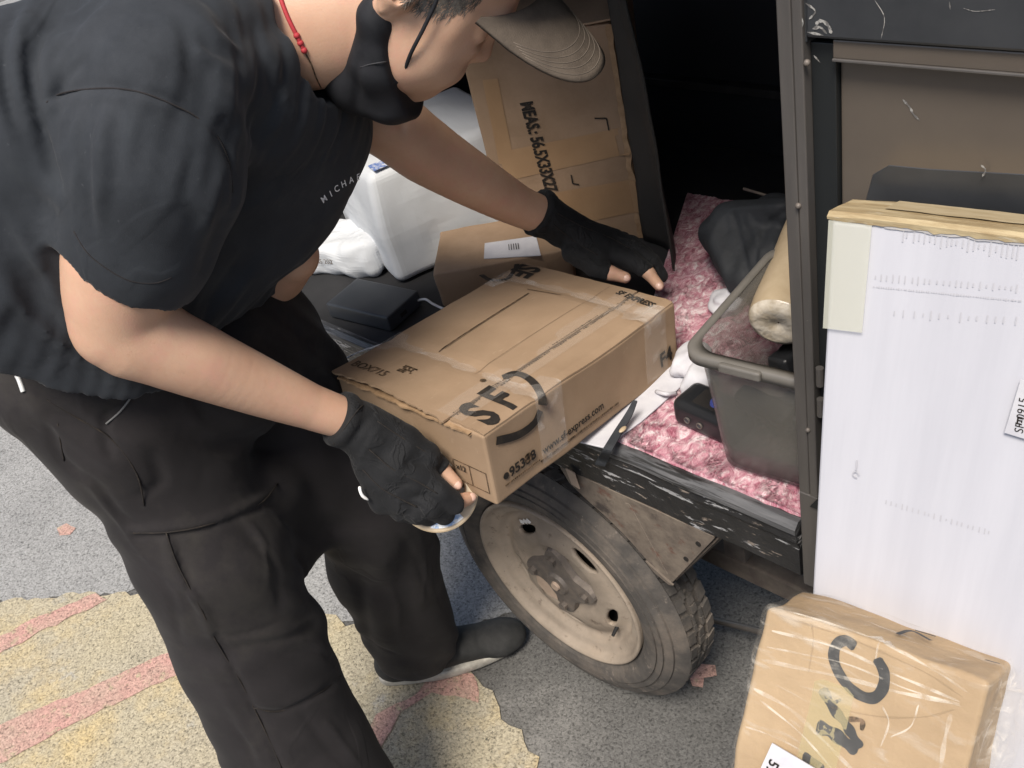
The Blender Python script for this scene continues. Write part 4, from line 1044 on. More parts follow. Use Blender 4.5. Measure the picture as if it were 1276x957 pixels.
# ---- black handheld device
dv = empty('handheld_device', (.25, .08, BZ), label='black handheld device with a blue dial lying left of the grey plastic bin', cat='handheld device')
d0 = atz(836, 516, .715); d1 = atz(900, 545, .715); ddx = d1 - d0; ddx[2] = 0; ddx /= np.linalg.norm(ddx); ddy = np.array([-ddx[1], ddx[0], 0])
MD = frame(d0 + np.array([0, 0, BZ + .008 - .715]), ddx, ddy, (0, 0, 1))
rbox('case', (.10, .055, .042), .012, MD, m_blackp, dv, seg=14)
obox('screen_recess', (.028, .012, .0415), (.075, .042, .0428), m_hole, dv, .0004, MD)
bm = bmesh.new(); bmesh.ops.create_cone(bm, segments=24, radius1=.0095, radius2=.0085, depth=.004, cap_ends=True, matrix=MD @ Matrix.Translation((.058, .026, .0445))); bmobj('blue_dial', bm, m_blue, dv)
for x in (.028, .048):
    bm = bmesh.new(); bmesh.ops.create_cone(bm, segments=16, radius1=.0045, radius2=.0045, depth=.002, cap_ends=True, matrix=MD @ Matrix.Translation((x, -.0004, .02)) @ Matrix.Rotation(PI / 2, 4, 'X')); bmobj('port', bm, m_power, dv)
    bm = bmesh.new(); lathe(bm, [(-.001, .0045), (.0015, .0045), (.0015, .0035), (-.001, .0035)], 18, MD @ Matrix.Translation((x, -.0008, .02)) @ Matrix.Rotation(PI / 2, 4, 'X'), closed=True); bmobj('port_ring', bm, m_hub, dv)

# ---- grey translucent bin
bn = empty('plastic_bin', (.38, .12, BZ), label='grey translucent plastic bin with a wide rim, standing on the pink blanket', cat='plastic bin')
b0 = np.array([.352, .022, BZ + .008]); ex = atz(1000, 613, .7) - atz(905, 585, .7); ex /= np.linalg.norm(ex); ex = np.array([.995, .09, 0]); ex /= np.linalg.norm(ex); ey = np.array([-ex[1], ex[0], 0])
MBn = frame(b0, ex, ey, (0, 0, 1))
def rrect(x0, y0, x1, y1, r, z, n=7):
    out = []
    for (cx, cy, a) in ((x1 - r, y0 + r, -90), (x1 - r, y1 - r, 0), (x0 + r, y1 - r, 90), (x0 + r, y0 + r, 180)):
        for i in range(n + 1): t = math.radians(a + 90 * i / n); out.append(Vector((cx + r * math.cos(t), cy + r * math.sin(t), z)))
    return out
def loftr(name, rings, m, parent, mt, capa=False, capb=False, closed=False, smooth=True):
    bm = bmesh.new(); R_ = [[bm.verts.new(mt @ p) for p in r] for r in rings]; n = len(R_[0])
    for a, b in list(zip(R_, R_[1:])) + ([(R_[-1], R_[0])] if closed else []):
        for i in range(n): bm.faces.new((a[i], a[(i + 1) % n], b[(i + 1) % n], b[i]))
    if capa: bm.faces.new(R_[0])
    if capb: bm.faces.new(R_[-1])
    return bmobj(name, bm, m, parent, smooth)
BWX, BWY, BH = .26, .20, .187; fl = .012
def ring(t, ins=0, z=None): e = fl * t; return rrect(-e + ins, -e + ins, BWX + e - ins, BWY + e - ins, .028, BH * t if z is None else z)
loftr('bin_wall', [ring(0, .01, 0)] + [ring(t, 0) if t else ring(0, .0, .008) for t in (0, .25, .5, .75, 1)] + [ring(t, .0025) for t in (1, .75, .5, .25)] + [ring(0, .003, .010), ring(0, .014, .004)], m_bin, bn, MBn, True, True)
loftr('bin_rim', [ring(1, .001, BH - .002), ring(1, -.006, BH - .002), ring(1, -.0075, BH - .012), ring(1, -.0095, BH - .012), ring(1, -.0095, BH - .001), ring(1, -.007, BH + .0015), ring(1, .003, BH + .001)], m_binrim, bn, MBn, closed=True)
rim_tab = rbox('bin_latch', (.05, .008, .012), .003, MBn @ Matrix.Translation((.03, -fl - .015, BH - .010)), m_binrim, bn, seg=8)
# things inside
tb = empty('black_tool_bundle', (.42, .1, BZ), label='jumble of black tools and cords lying in the grey bin', cat='tools')
rn = random.Random(8)
for k in range(9):
    lo = V(MBn @ Vector((rn.uniform(.03, .20), rn.uniform(.03, .15), .03 + .008 * k)))
    mt = Matrix.Translation(lo) @ Matrix.Rotation(rn.uniform(0, 3), 4, 'Z') @ Matrix.Rotation(rn.uniform(-.35, .35), 4, 'X')
    rbox('tool', (rn.uniform(.05, .10), rn.uniform(.018, .04), rn.uniform(.012, .028)), .005, mt @ Matrix.Translation((-.03, -.01, 0)), m_blackp, tb, seg=8, amp=.003, nscale=30, seed=k)
ro = empty('film_roll', (.42, .12, .8), label='tan roll wrapped in clear film leaning out of the grey bin behind the post', cat='wrapped roll')
ra, rb = depth_pts = (at(969, 405, 1.20), at(1010, 300, 1.30))
axr = (rb - ra); axr = axr / np.linalg.norm(axr)
zz_ = V(axr); xx_ = zz_.cross(Vector((0, 0, 1))).normalized(); yy_ = zz_.cross(xx_)
MR = frame(ra, xx_, yy_, zz_)
bm = bmesh.new(); lathe(bm, [(.004, .001), (.002, .006), (-.002, .012), (-.001, .018), (-.004, .026), (.0, .034), (.006, .0375)], 40, MR); bmobj('roll_end', bm, m_rollend, ro, smooth=True)
bm = bmesh.new(); lathe(bm, [(.006, .0375), (.03, .0382), (.08, .038), (.14, .0383), (.20, .038)], 40, MR); o = bmobj('roll_side', bm, m_tapefilm, ro, smooth=True)
for v in o.data.vertices: v.co += Vector((noise.noise(v.co * 40), noise.noise(v.co * 40 + Vector((9, 0, 0))), 0)) * .0016
# ---- black nylon bag and a thin rod behind
bag = empty('black_bag', (.13, .45, BZ), label='black nylon bag slumped on the blanket at the back, left of the door post', cat='bag')
F = Field((-.05, .25, BZ), (.36, .72, .92), .0035)
for a_, b_, r_ in (((892, 290), (925, 350), .026), ((925, 280), (945, 340), .034), ((965, 270), (960, 320), .036), ((905, 270), (975, 262), .022), ((990, 290), (1010, 330), .04)):
    F.cone(at(a_[0], a_[1], 1.53), at(b_[0], b_[1], 1.47), r_, r_ * .9, .014)
F.pre()
for pp_ in (([(912, 262), (922, 300), (935, 350)], .004, -.010), ([(900, 270), (888, 300), (900, 345)], .004, .006), ([(930, 268), (945, 300), (950, 345)], .004, .006), ([(985, 258), (955, 285), (940, 330)], .005, -.007), ([(905, 262), (945, 258), (985, 256)], .004, .006), ([(980, 275), (965, 300), (962, 330)], .004, .005)): F.fpx(*pp_)
0 and F.fold([at(918, 262, 1.52), at(925, 300, 1.49), at(948, 350, 1.44)], .012, -.014); F.fold([at(905, 270, 1.52), at(893, 300, 1.5), at(905, 345, 1.46)], .010, .010); F.fold([at(985, 262, 1.5), at(960, 290, 1.48), at(940, 330, 1.45)], .012, .010)
F.ripple((-.05, .25, BZ), (.36, .72, .92), (1, -.3, .6), .002, .03, 2)
F.plane((0, 0, BZ + .008), (0, 0, -1))
F.mesh('bag_body', m_bag, bag)
bm = bmesh.new(); tube(bm, [at(926, 235, 1.56), at(984, 252, 1.55), at(1040, 268, 1.54)], .0022, 8); bmobj('thin_rod', bm, m_pipe, None, True, label='thin pinkish metal rod sticking out above the black bag', cat='rod')

# ---- tall white carton leaning against the closed panel
tl_ = .132; k_ = math.sqrt(1 + tl_ ** 2); upv = np.array([0, tl_, 1]) / k_; nrm = np.array([0, -1, tl_]) / k_
X0 = .5485; base = np.array([X0, -.05 - tl_ * 1.133, 0.0])
WH = 1.133 * k_; WT = .045
TFLw = np.array([X0, -.05, 1.133]); dxw = np.array([.995, .0, .070]); dxw /= np.linalg.norm(dxw); upv = TFLw - atp(1012, 725, TFLw, dxw); upv /= np.linalg.norm(upv); nrm = -np.cross(upv, dxw); WH = 1.133 / upv[2] - .035; base = TFLw - upv * WH
wc = empty('white_carton', V(base), label='tall flat white carton with a tan taped top, leaning against the closed cart panel', cat='cardboard box')
MWc = frame(base, dxw, -nrm, upv)
rbox('box_body', (.45, WT, WH), .004, MWc, m_whitebox, wc, seg=34, amp=.0005, nscale=5, seed=21)
def wface(px, py, lift=0): p = atp(px, py, base + nrm * lift, nrm) - base; return p @ dxw, p @ upv
# taped top: crinkled tan tape cap with a ragged front edge
bm = bmesh.new(); cols = []
n = 90
for i in range(n + 1):
    x = -.003 + .46 * i / n
    d = .007 * noise.noise(Vector((x * 40, 0, 0))) + .005 * noise.noise(Vector((x * 150, 0, 3))); h = .0016 * noise.noise(Vector((x * 60, 5, 0)))
    rnd_ = math.exp(-((x) / .02) ** 2) * .002
    cols.append([bm.verts.new(MWc @ Vector(p)) for p in ((x, -.0018, WH - .004 - abs(d) * .5), (x, -.0024, WH - .0006 - rnd_), (x, .001, WH + .0026 + h * .4 - rnd_ * .6), (x, WT * .35, WH + .0026 + h * .4 - rnd_ * .3), (x, WT * .6, WH + .0022 - h * .3 - rnd_ * .3), (x, WT * .9, WH + .0026 + h * .4 - rnd_ * .3), (x, WT + .003, WH + .002 - rnd_))])
for a, b in zip(cols, cols[1:]):
    for k in range(6): bm.faces.new((a[k], a[k + 1], b[k + 1], b[k]))
bmobj('tape_cap', bm, m_tantape, wc)
bm = bmesh.new(); pv = None
for i in range(61):
    x = .035 + .415 * i / 60; yy = WT * .42 + .003 * noise.noise(Vector((x * 30, 0, 5))); z = WH + .0036 + .0003 * noise.noise(Vector((x * 50, 0, 1)))
    c_ = [bm.verts.new(MWc @ Vector(q_)) for q_ in ((x, yy, z), (x, WT * .98, z + .0004))]
    if pv: bm.faces.new((pv[0], c_[0], c_[1], pv[1]))
    pv = c_
bmobj('tape_overlap', bm, mat('pale_tape_layer', (.42, .35, .23), .35, (.34, .27, .16), 30, stretch=(1, 6, 6), spec=.4), wc)
bm = bmesh.new(); pv = None
for i in range(81):
    x = .045 + .405 * i / 80; dd_ = .0022 * noise.noise(Vector((x * 90, 0, 7)))
    c_ = [bm.verts.new(MWc @ Vector(q_)) for q_ in ((x, -.0012, WH - .0065 + dd_), (x, -.0012, WH - .0035 + dd_ * .3))]
    if pv: bm.faces.new((pv[0], c_[0], c_[1], pv[1]))
    pv = c_
bmobj('torn_paper_edge', bm, mat('grey_paper_tear', (.33, .33, .36), .8, (.45, .43, .4), 90), wc)
m_wtape = clear('pale_tape', .35, (.72, .72, .62), .2)
x1_, z1_ = wface(1090, 420); 
poly_plate('tape_strip', [MWc @ Vector(p) for p in ((-.0005, -.0035, z1_ + .0), (.034, -.0035, z1_ + .003), (.036, -.0035, WH - .005), (-.0005, -.0035, WH - .005))], .0006, m_wtape, wc, 0)
# rows of small perforation marks
m_mark = mat('grey_mark', (.44, .44, .475), .8)
bm = bmesh.new(); rn = random.Random(2)
def marks(row, n_, ln, sp):
    (xa, ya), (xb, yb) = row
    for k in range(n_):
        u = (k + rn.uniform(-.2, .2)) / n_
        x, z = wface(xa + (xb - xa) * u, ya + (yb - ya) * u); l_ = ln * rn.uniform(.3, 1)
        bm.faces.new([bm.verts.new(MWc @ Vector(q_)) for q_ in ((x - .00055, -.0009, z - l_ / 2), (x + .00035, -.0009, z - l_ / 2), (x + .0005, -.0009, z + l_ / 2), (x - .0004, -.0009, z + l_ / 2))])
marks(((1125, 292), (1276, 315)), 22, .012, 0); marks(((1090, 345), (1276, 360)), 24, .007, 0); marks(((1090, 357), (1276, 375)), 60, .002, 0); marks(((1105, 625), (1240, 665)), 20, .006, 0); marks(((1115, 390), (1276, 400)), 14, .008, 0)
bmobj('perforation_marks', bm, m_mark, wc, kind='stuff')
bm = bmesh.new()
xx, zz2 = wface(1068, 590)
arc_band(bm, MWc @ Matrix.Translation((xx, -.0024, zz2)) @ Matrix.Rotation(PI / 2, 4, 'X'), 0, 0, .0022, .0034, 0, 300, 14); box(bm, (xx - .0008, -.0024, zz2 + .004), (xx + .0004, -.002, zz2 + .014), 0, MWc)
bmobj('pen_mark', bm, m_mark, wc)
lx0, lz0 = wface(1254, 537); lx1, lz1 = wface(1268, 470)
poly_plate('shipping_label', [MWc @ Vector(p) for p in ((lx0, -.003, lz0), (lx0 + .07, -.003, lz0 - .004), (lx0 + .07, -.003, lz1 + .002), (lx0 + .006, -.003, lz1))], .0008, m_paper, wc, 0)
text('label_lettering', 'SF-0915', .009, MWc @ Matrix.Translation((lx0 + .013, -.0042, lz0 + .003)) @ Matrix.Rotation(PI / 2, 4, 'X') @ Matrix.Rotation(PI / 2, 4, 'Z'), m_print, wc)
text('label_lettering', 'E 10', .009, MWc @ Matrix.Translation((lx0 + .007, -.0042, lz0 + .010)) @ Matrix.Rotation(PI / 2, 4, 'X'), m_print, wc, bold=.02)

# ---- wrapped package leaning in front
PL = .60; kk = math.sqrt(1 + PL ** 2); upp = np.array([0, PL, 1]) / kk; nrp = np.array([0, -1, PL]) / kk
tfl = aty(960, 757, -.178); PW = .190; PH = tfl[2] * kk - .002; PT = .078
pb = tfl - upp * PH
roll = math.radians(1.5)
PK = .955; tfl = CAM + PK * (np.array([.5545, -.196, .801]) - CAM); PW = .196 * PK; PT = .092 * PK
dxp_ = np.array([.994, .096, .045]); dxp_ /= np.linalg.norm(dxp_); inn = np.array([-.048, .787, -.615]); inn = inn - dxp_ * (inn @ dxp_); inn /= np.linalg.norm(inn)
upp = np.cross(dxp_, inn); PH = tfl[2] / upp[2] - .014
MP = frame(tfl - upp * PH, dxp_, inn, upp)
pk = empty('wrapped_package', V(tfl - upp * PH), label='brown carton wrapped in clear film with black marker writing, leaning before the white carton', cat='cardboard box')
def psh(p):
    e = max(0, p.z - PH + .05) / .05; a = max(0, 1 - p.x / .05)
    if e > 0:
        p.z -= .004 * e * a * a
    p.x += .003 * noise.noise(Vector((p.z * 14, p.y * 14, 3)))
    return p
rbox('box_body', (PW, PT, PH), .005, MP, m_pack, pk, seg=60, amp=.0045, nscale=13, seed=44, shape=psh)
bb = [c for c in pk.children if c.name.startswith('box_body')][0]; tpk = bvh(bb)
# film shell: follows the carton with wrinkles and bridges the corners
def film(name, lo, hi, r, amp, m, seed):
    return rbox(name, (PW + lo * 2, PT + lo * 2, PH + lo * 2), r, MP @ Matrix.Translation((-lo, -lo, -lo)), m, pk, seg=46, amp=amp, nscale=24, seed=seed, shape=lambda p: psh(p))
o = film('stretch_film', .0025, 0, .007, .0030, m_film, 5); o.data.shade_smooth()
# bulging film corner on the right
bm = bmesh.new(); bmesh.ops.create_icosphere(bm, subdivisions=4, radius=1)
for v in bm.verts:
    n = 1 + .25 * noise.noise(v.co * 2.2) + .1 * noise.noise(v.co * 6); c = v.co
    v.co = MP @ Vector((PW + .006 + c.x * .017 * n, .045 + c.y * .032 * n, PH - .05 + c.z * .055 * n))
bmobj('film_bulge', bm, m_film, pk, True)
# marker strokes seated on the front face
def stroke(pts, wd, name, m=m_print, wob=.18):
    ps = spline([atp(x, y, tfl, inn) for x, y in pts], 8); vs = []; fs = []
    for i, p in enumerate(ps):
        a = ps[max(i - 1, 0)]; b = ps[min(i + 1, len(ps) - 1)]; t = b - a; t /= np.linalg.norm(t); s_ = np.cross(t, inn); s_ /= np.linalg.norm(s_)
        k = wd * (1 + wob * math.sin(i * .7)) * (.6 if i in (0, len(ps) - 1) else 1) / 2
        for sg in (-1, -.33, .33, 1):
            q = p + s_ * k * sg; r = tpk.ray_cast(V(q - inn * .05), V(inn)); q = np.array(r[0]) if r[0] is not None and abs((np.array(r[0]) - tfl) @ inn) < .02 else q
            vs.append(q - inn * .0012)
    for i in range(len(ps) - 1):
        for j in range(3): a = i * 4 + j; fs.append((a, a + 1, a + 5, a + 4))
    return pydata(name, vs, fs, m, pk)
m_marker = mat('marker_ink', (.022, .024, .026), .6, (.075, .075, .072), 50, lo=.45, hi=.65)
stroke([(1066, 806), (1053, 798), (1041, 806), (1040, 826), (1052, 850), (1070, 866), (1088, 870), (1100, 858), (1102, 838), (1093, 820)], .0092, 'marker_stroke', m_marker, .04)
stroke([(1024, 858), (1036, 880), (1052, 900), (1064, 918), (1072, 932)], .0085, 'marker_stroke', m_marker); stroke([(1018, 905), (1036, 912), (1056, 926), (1070, 934)], .011, 'marker_stroke', m_marker)
stroke([(1034, 878), (1048, 872)], .003, 'marker_stroke', m_marker); stroke([(1056, 896), (1074, 898), (1074, 910)], .004, 'marker_stroke', m_print_brown)
stroke([(1000, 945), (1015, 952), (1024, 965)], .012, 'marker_stroke', m_marker)
m_gtape = clear('yellowed_tape', .4, (.55, .47, .25), .3)
stroke([(1040, 852), (1030, 900), (1018, 950), (1005, 1010)], .034, 'tape_strip', m_gtape, 0)
# top marks and label
def topstroke(pts, wd):
    o_ = MP @ Vector((0, 0, PH + .0055)); ps = spline([atp(x, y, np.array(o_), upp) for x, y in pts], 5); bm = bmesh.new(); prev = None
    for i, p in enumerate(ps):
        a = ps[max(i - 1, 0)]; b = ps[min(i + 1, len(ps) - 1)]; t = b - a; t /= np.linalg.norm(t); s_ = np.cross(t, upp); s_ /= np.linalg.norm(s_)
        x = (bm.verts.new(V(p + s_ * wd / 2)), bm.verts.new(V(p - s_ * wd / 2)))
        if prev: bm.faces.new((prev[0], prev[1], x[1], x[0]))
        prev = x
    bmobj('marker_stroke', bm, m_marker, pk)
topstroke([(1118, 790), (1136, 786), (1160, 798)], .004); topstroke([(1140, 785), (1166, 793)], .003); topstroke([(1228, 822), (1246, 827)], .002)
m_glint = clear('crease_glint_paint', .10, (.85, .78, .66), .1, streak=(1, 1, 1), scale=45, lo=.40, hi=.62, amax=.50)  # pale strips paint the glints along the film creases
m_creaseshade = clear('crease_shade_paint', .16, (.25, .17, .09), .3)  # dark strips paint the shade along the film creases
for q, w_, mm in (([(962, 786), (1040, 806), (1120, 842), (1196, 874)], .0022, m_glint), ([(950, 822), (1040, 842), (1120, 862), (1196, 877)], .0030, m_glint), ([(956, 806), (1050, 826), (1130, 858), (1198, 880)], .0014, m_glint), ([(970, 766), (1060, 796), (1150, 836), (1200, 868)], .0016, m_creaseshade),
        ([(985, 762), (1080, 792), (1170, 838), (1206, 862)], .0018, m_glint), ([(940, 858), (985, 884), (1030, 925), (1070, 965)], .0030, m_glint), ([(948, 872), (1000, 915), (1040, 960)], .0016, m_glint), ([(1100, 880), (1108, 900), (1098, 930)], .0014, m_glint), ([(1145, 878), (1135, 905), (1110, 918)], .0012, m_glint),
        ([(1012, 776), (1014, 800), (1008, 838)], .0014, m_creaseshade), ([(1095, 800), (1090, 830)], .0012, m_glint), ([(1185, 890), (1178, 920), (1172, 960)], .0030, m_glint), ([(930, 905), (960, 915), (1000, 935)], .0014, m_glint), ([(1030, 880), (1090, 892), (1150, 893), (1190, 884)], .0016, m_creaseshade)):
    stroke(q, w_, 'crease_glint_strip', mm, .3)
lp = [atp(x, y, tfl - inn * .0085, inn) for x, y in ((962, 926), (1016, 958), (980, 1010), (935, 985))]
poly_plate('shipping_label', lp, .0012, m_paper, pk, 0)
a = atp(962, 948, tfl - inn * .0105, inn); ux = lp[1] - lp[0]; ux /= np.linalg.norm(ux); 
uy = lp[0] - lp[3]; uy /= np.linalg.norm(uy)
text('label_lettering', '595', .013, frame(atp(960, 945, tfl - inn * .0102, inn), -uy * 1.0, ux, -inn), m_print, pk, bold=.02)
# ================================================================== THE MAN
man = empty('person', (-.15, -.35, 0), label='man in black t-shirt, brown cap and black gloves bending over the courier parcel', cat='person')
SR = at(200, 100, .97); ER = at(153, 398, 1.05); WR = at(432, 523, 1.155)
SL = np.array([-.215, -.10, 1.235]); EL = at(478, 150, 1.31); WL = at(684, 272, 1.462)
NB = np.array([-.075, -.175, 1.285])
HR = at(170, 540, 1.28); HL = at(232, 455, 1.42); KR = at(312, 800, 1.45); KL = at(462, 620, 1.56)
AR = np.array([.02, -.50, .09]); AL = np.array([-.285, -.195, .09])
MH = rodr((.563, -.251, -.922)) @ np.array([[1, 0, 0], [0, 1, 0], [0, 0, -1.]])
HO = np.array([.090, -.028, 1.302]); hr, hu, hf = MH[:, 0], MH[:, 1], MH[:, 2]
def hd(r, u, f): return HO + hr * r + hu * u + hf * f
# ---- body: one continuous surface
F = Field((-.42, -.60, .72), (.26, .36, 1.44), .0026)
# torso and hips inside the clothes
F.cone(HR, SR * .6 + SL * .4 + (HR - SR) * .25, .075, .065, .03); F.cone(HL, SR * .4 + SL * .6 + (HL - SL) * .25, .075, .065, .03); F.cone(at(340, 330, 1.30), at(362, 318, 1.26), .05, .036, .02); F.cone(SR * .8 + SL * .2 - np.array([0, 0, .02]), SL, .04, .05, .04)
# neck
F.cone(NB, hd(0, -.05, -.02), .062, .058, .03); F.cone(SR * .4 + NB * .6, NB, .045, .055, .03); F.cone(NB, hd(-.0, -.06, .02), .055, .05, .03)
# right arm
def limb(F, pts, rs, n=6):
    ps = spline(pts, n); k = len(ps); rr = np.interp(np.arange(k) / n, np.arange(len(rs)), rs); F.chain(ps, list(rr), .0015)
limb(F, [at(208, 130, 1.0), at(168, 250, 1.0), at(151, 330, 1.025), at(151, 390, 1.052), at(190, 424, 1.065), at(245, 449, 1.08), at(320, 480, 1.11), at(385, 506, 1.137), WR, at(452, 535, 1.165)], [.045, .052, .0545, .0490, .0440, .0400, .0335, .0265, .0240, .0240])
F.cone(at(128, 420, 1.06), at(150, 425, 1.065), .020, .026, .03)
# left arm
F.chain([SL, SL * .4 + EL * .6, EL], [.05, .048, .045], .02)
limb(F, [SL * .4 + EL * .6, EL, at(530, 188, 1.345), at(590, 225, 1.39), at(645, 256, 1.435), WL, at(705, 285, 1.47)], [.048, .046, .0445, .038, .0300, .0265, .026])
# head
F.ell(hd(0, .055, -.012), (.077, .088, .098), MH, .01)
F.cone(hd(0, .0, .02), hd(0, -.045, .045), .062, .05, .03)      # face mass
F.cone(hd(.03, -.045, .035), hd(-.03, -.045, .035), .04, .04, .03)
F.cone(hd(.0, -.085, .062), hd(0, -.075, .05), .024, .03, .03)  # chin
F.cone(hd(.056, -.015, .0), hd(.045, -.06, .03), .018, .020, .03)   # jaw
F.cone(hd(.05, .0, .045), hd(.03, -.005, .07), .018, .016, .025)   # cheekbone
F.cone(hd(.044, -.035, .05), hd(.03, -.045, .065), .022, .018, .025)
F.cone(hd(.030, .033, .078), hd(-.030, .033, .078), .014, .014, .02)  # brow
F.ell(hd(.036, .014, .085), (.016, .010, .010), MH, .008, 'sub')      # eye socket
F.cone(hd(.033, .013, .072), hd(.036, .013, .072), .0125, .012, .004)  # closed lid
F.cone(hd(0, .022, .084), hd(0, -.012, .096), .0075, .009, .012)  # nose
F.cone(hd(0, -.010, .092), hd(0, -.012, .096), .0105, .009, .008)
F.cone(hd(.011, -.016, .088), hd(.011, -.016, .090), .0085, .008, .008); F.cone(hd(-.011, -.016, .088), hd(-.011, -.016, .090), .0085, .008, .008)
F.fold([hd(.016, -.018, .092), hd(.028, -.032, .088), hd(.030, -.045, .080)], .004, -.0022)
F.cone(hd(.018, -.042, .083), hd(-.018, -.042, .083), .012, .012, .01); F.cone(hd(.015, -.052, .081), hd(-.015, -.052, .081), .010, .010, .008)
# ear
ec = hd(.083, .002, -.012)
F.cone(ec - hu * .020 - hr * .003, ec + hu * .016, .0125, .018, .006, flat=(hr, .5)); F.cone(ec - hr * .012 + hf * .006, ec, .012, .012, .008)
F.cone(ec + hu * .002 + hf * .002 + hr * .006, ec + hu * .012 + hf * .001 + hr * .006, .006, .008, .004, 'sub')
F.chain([ec + hu * .022 + hf * .010 + hr * .004, ec + hu * .028 - hf * .004 + hr * .006, ec + hu * .016 - hf * .016 + hr * .007, ec - hu * .004 - hf * .013 + hr * .006, ec - hu * .018 - hf * .001 + hr * .003], [.0042, .0045, .0045, .004, .0055], .003)
# neck cords and creases
F.fold([hd(.05, -.045, -.04), hd(.045, -.10, -.0)], .007, -.003)
F.fold([at(498, 128, 1.27), at(502, 150, 1.27), at(497, 172, 1.28)], .006, -.0035)
F.fold([at(520, 122, 1.27), at(516, 145, 1.28)], .005, -.002)

def hand(F, pal, fingers, thumb, kp=.010, g=0.0, tips=False):
    for a, b, r1, r2 in pal: F.cone(a, b, r1 + g, r2 + g, kp)
    for f in fingers + [thumb]: F.chain(f[0], [r + g for r in f[1]], .004)
# near (right) hand: fist closed on the tape roll
wr = at(452, 535, 1.165)
n_pal = [(wr, at(500, 553, 1.17), .024, .022), (wr, at(497, 590, 1.175), .024, .024), (at(470, 548, 1.168), at(528, 570, 1.172), .024, .018),
         (at(470, 560, 1.168), at(518, 600, 1.170), .024, .019), (at(465, 575, 1.17), at(500, 620, 1.178), .022, .018), (at(468, 590, 1.178), at(478, 622, 1.19), .018, .016)]
n_thumb = ([at(490, 545, 1.182), at(528, 566, 1.186), at(548, 584, 1.188), at(568, 603, 1.192)], [.016, .0135, .0115, .0088])
n_index = ([at(522, 588, 1.168), at(546, 614, 1.166), at(567, 627, 1.178), at(584, 621, 1.194)], [.0135, .0125, .0105, .0085])
n_mid = ([at(512, 604, 1.170), at(536, 630, 1.170), at(553, 640, 1.190), at(552, 632, 1.208)], [.0135, .012, .010, .0085])
n_ring = ([at(500, 614, 1.178), at(520, 638, 1.182), at(534, 642, 1.204), at(536, 630, 1.218)], [.013, .0115, .0095, .008])
n_pinky = ([at(484, 614, 1.186), at(500, 636, 1.192), at(514, 640, 1.210), at(518, 628, 1.222)], [.0115, .010, .009, .0075])
hand(F, n_pal, [n_index, n_mid, n_ring, n_pinky], n_thumb)
# far (left) hand: pressing on the parcel's far corner
wl = at(702, 284, 1.468)
f_pal = [(wl, at(752, 302, 1.482), .021, .017), (wl, at(758, 312, 1.468), .021, .016), (at(710, 292, 1.466), at(745, 322, 1.455), .020, .015), (wl, at(765, 298, 1.498), .019, .014)]
f_thumb = ([at(715, 314, 1.452), at(742, 333, 1.447), at(760, 340, 1.446), at(779, 346, 1.447)], [.0155, .0125, .0110, .0088])
f_index = ([at(757, 314, 1.466), at(787, 325, 1.460), at(808, 340, 1.458), at(821, 356, 1.456)], [.0125, .0110, .0098, .0080])
f_mid = ([at(758, 305, 1.480), at(790, 312, 1.474), at(812, 326, 1.476), at(824, 344, 1.484)], [.0125, .0110, .0098, .008])
f_ring = ([at(757, 299, 1.494), at(786, 304, 1.492), at(804, 318, 1.498), at(812, 334, 1.508)], [.012, .0105, .0095, .008])
f_pinky = ([at(752, 296, 1.506), at(776, 299, 1.508), at(792, 310, 1.516), at(798, 324, 1.524)], [.0105, .0095, .0085, .0075])
hand(F, f_pal, [f_index, f_mid, f_ring, f_pinky], f_thumb)
body = F.mesh('body', m_skin, man)
# nails
for (tip, prv, up_) in ((n_thumb[0][-1], n_thumb[0][-2], None), (f_thumb[0][-1], f_thumb[0][-2], None), (f_index[0][-1], f_index[0][-2], None), (n_index[0][-1], n_index[0][-2], None)):
    d = tip - prv; d /= np.linalg.norm(d); toc = CAM - tip; toc = toc - d * (toc @ d); toc /= np.linalg.norm(toc); u = toc; s_ = np.cross(d, u)
    bm = bmesh.new(); bmesh.ops.create_uvsphere(bm, u_segments=16, v_segments=10, radius=1, matrix=frame(tip + u * .0062 + d * .001, s_, d, u) @ Matrix.Diagonal((.0055, .0062, .0030, 1)))
    bmobj('nail', bm, m_nail, body, smooth=True)

# ---- gloves
def cuff(F, c, d, r, k=.004):
    pass
GN = Field((-.1, -.45, .60), (.30, -.08, 1.02), .0024)
hand(GN, n_pal, [(n_index[0][:3], n_index[1][:3]), n_mid, n_ring, n_pinky], (n_thumb[0][:3], n_thumb[1][:3]), g=.0034)
GN.cone(at(495, 580, 1.160), at(512, 596, 1.162), .018, .018, .012)
da = WR - at(300, 474, 1.10); da /= np.linalg.norm(da)
c0 = at(424, 522, 1.15)
GN.cone(c0, at(470, 545, 1.166), .0315, .029, .012, flat=(V(CAM - c0).normalized(), .95)); 
# openings
GN.plane(c0 - da * .006, -da)
def openend(F, pts, r, cut, g=.003):
    """cut the finger tube square at a joint"""
    d = pts[-1] - pts[-2]; d = d / np.linalg.norm(d); return d
def fingcut(F, p, d, R=.020):
    lo = p - R - .003; hi = p + R * 1.0 + .003
    sl, c = F.blk(lo, hi)
    if sl is None: return
    dd = (p[0] - c[0]) * d[0] + (p[1] - c[1]) * d[1] + (p[2] - c[2]) * d[2]
    rad = np.sqrt((c[0] - p[0]) ** 2 + (c[1] - p[1]) ** 2 + (c[2] - p[2]) ** 2) - R
    s = np.maximum(dd, rad)      # region beyond the plane within the ball
    F.a[sl] = np.maximum(F.a[sl], -s)
for th, fr_ in ((n_thumb, .55), (n_index, .55)):
    a, b = th[0][2], th[0][3]; d = (b - a) / np.linalg.norm(b - a); fingcut(GN, a + d * .004, d, .019)
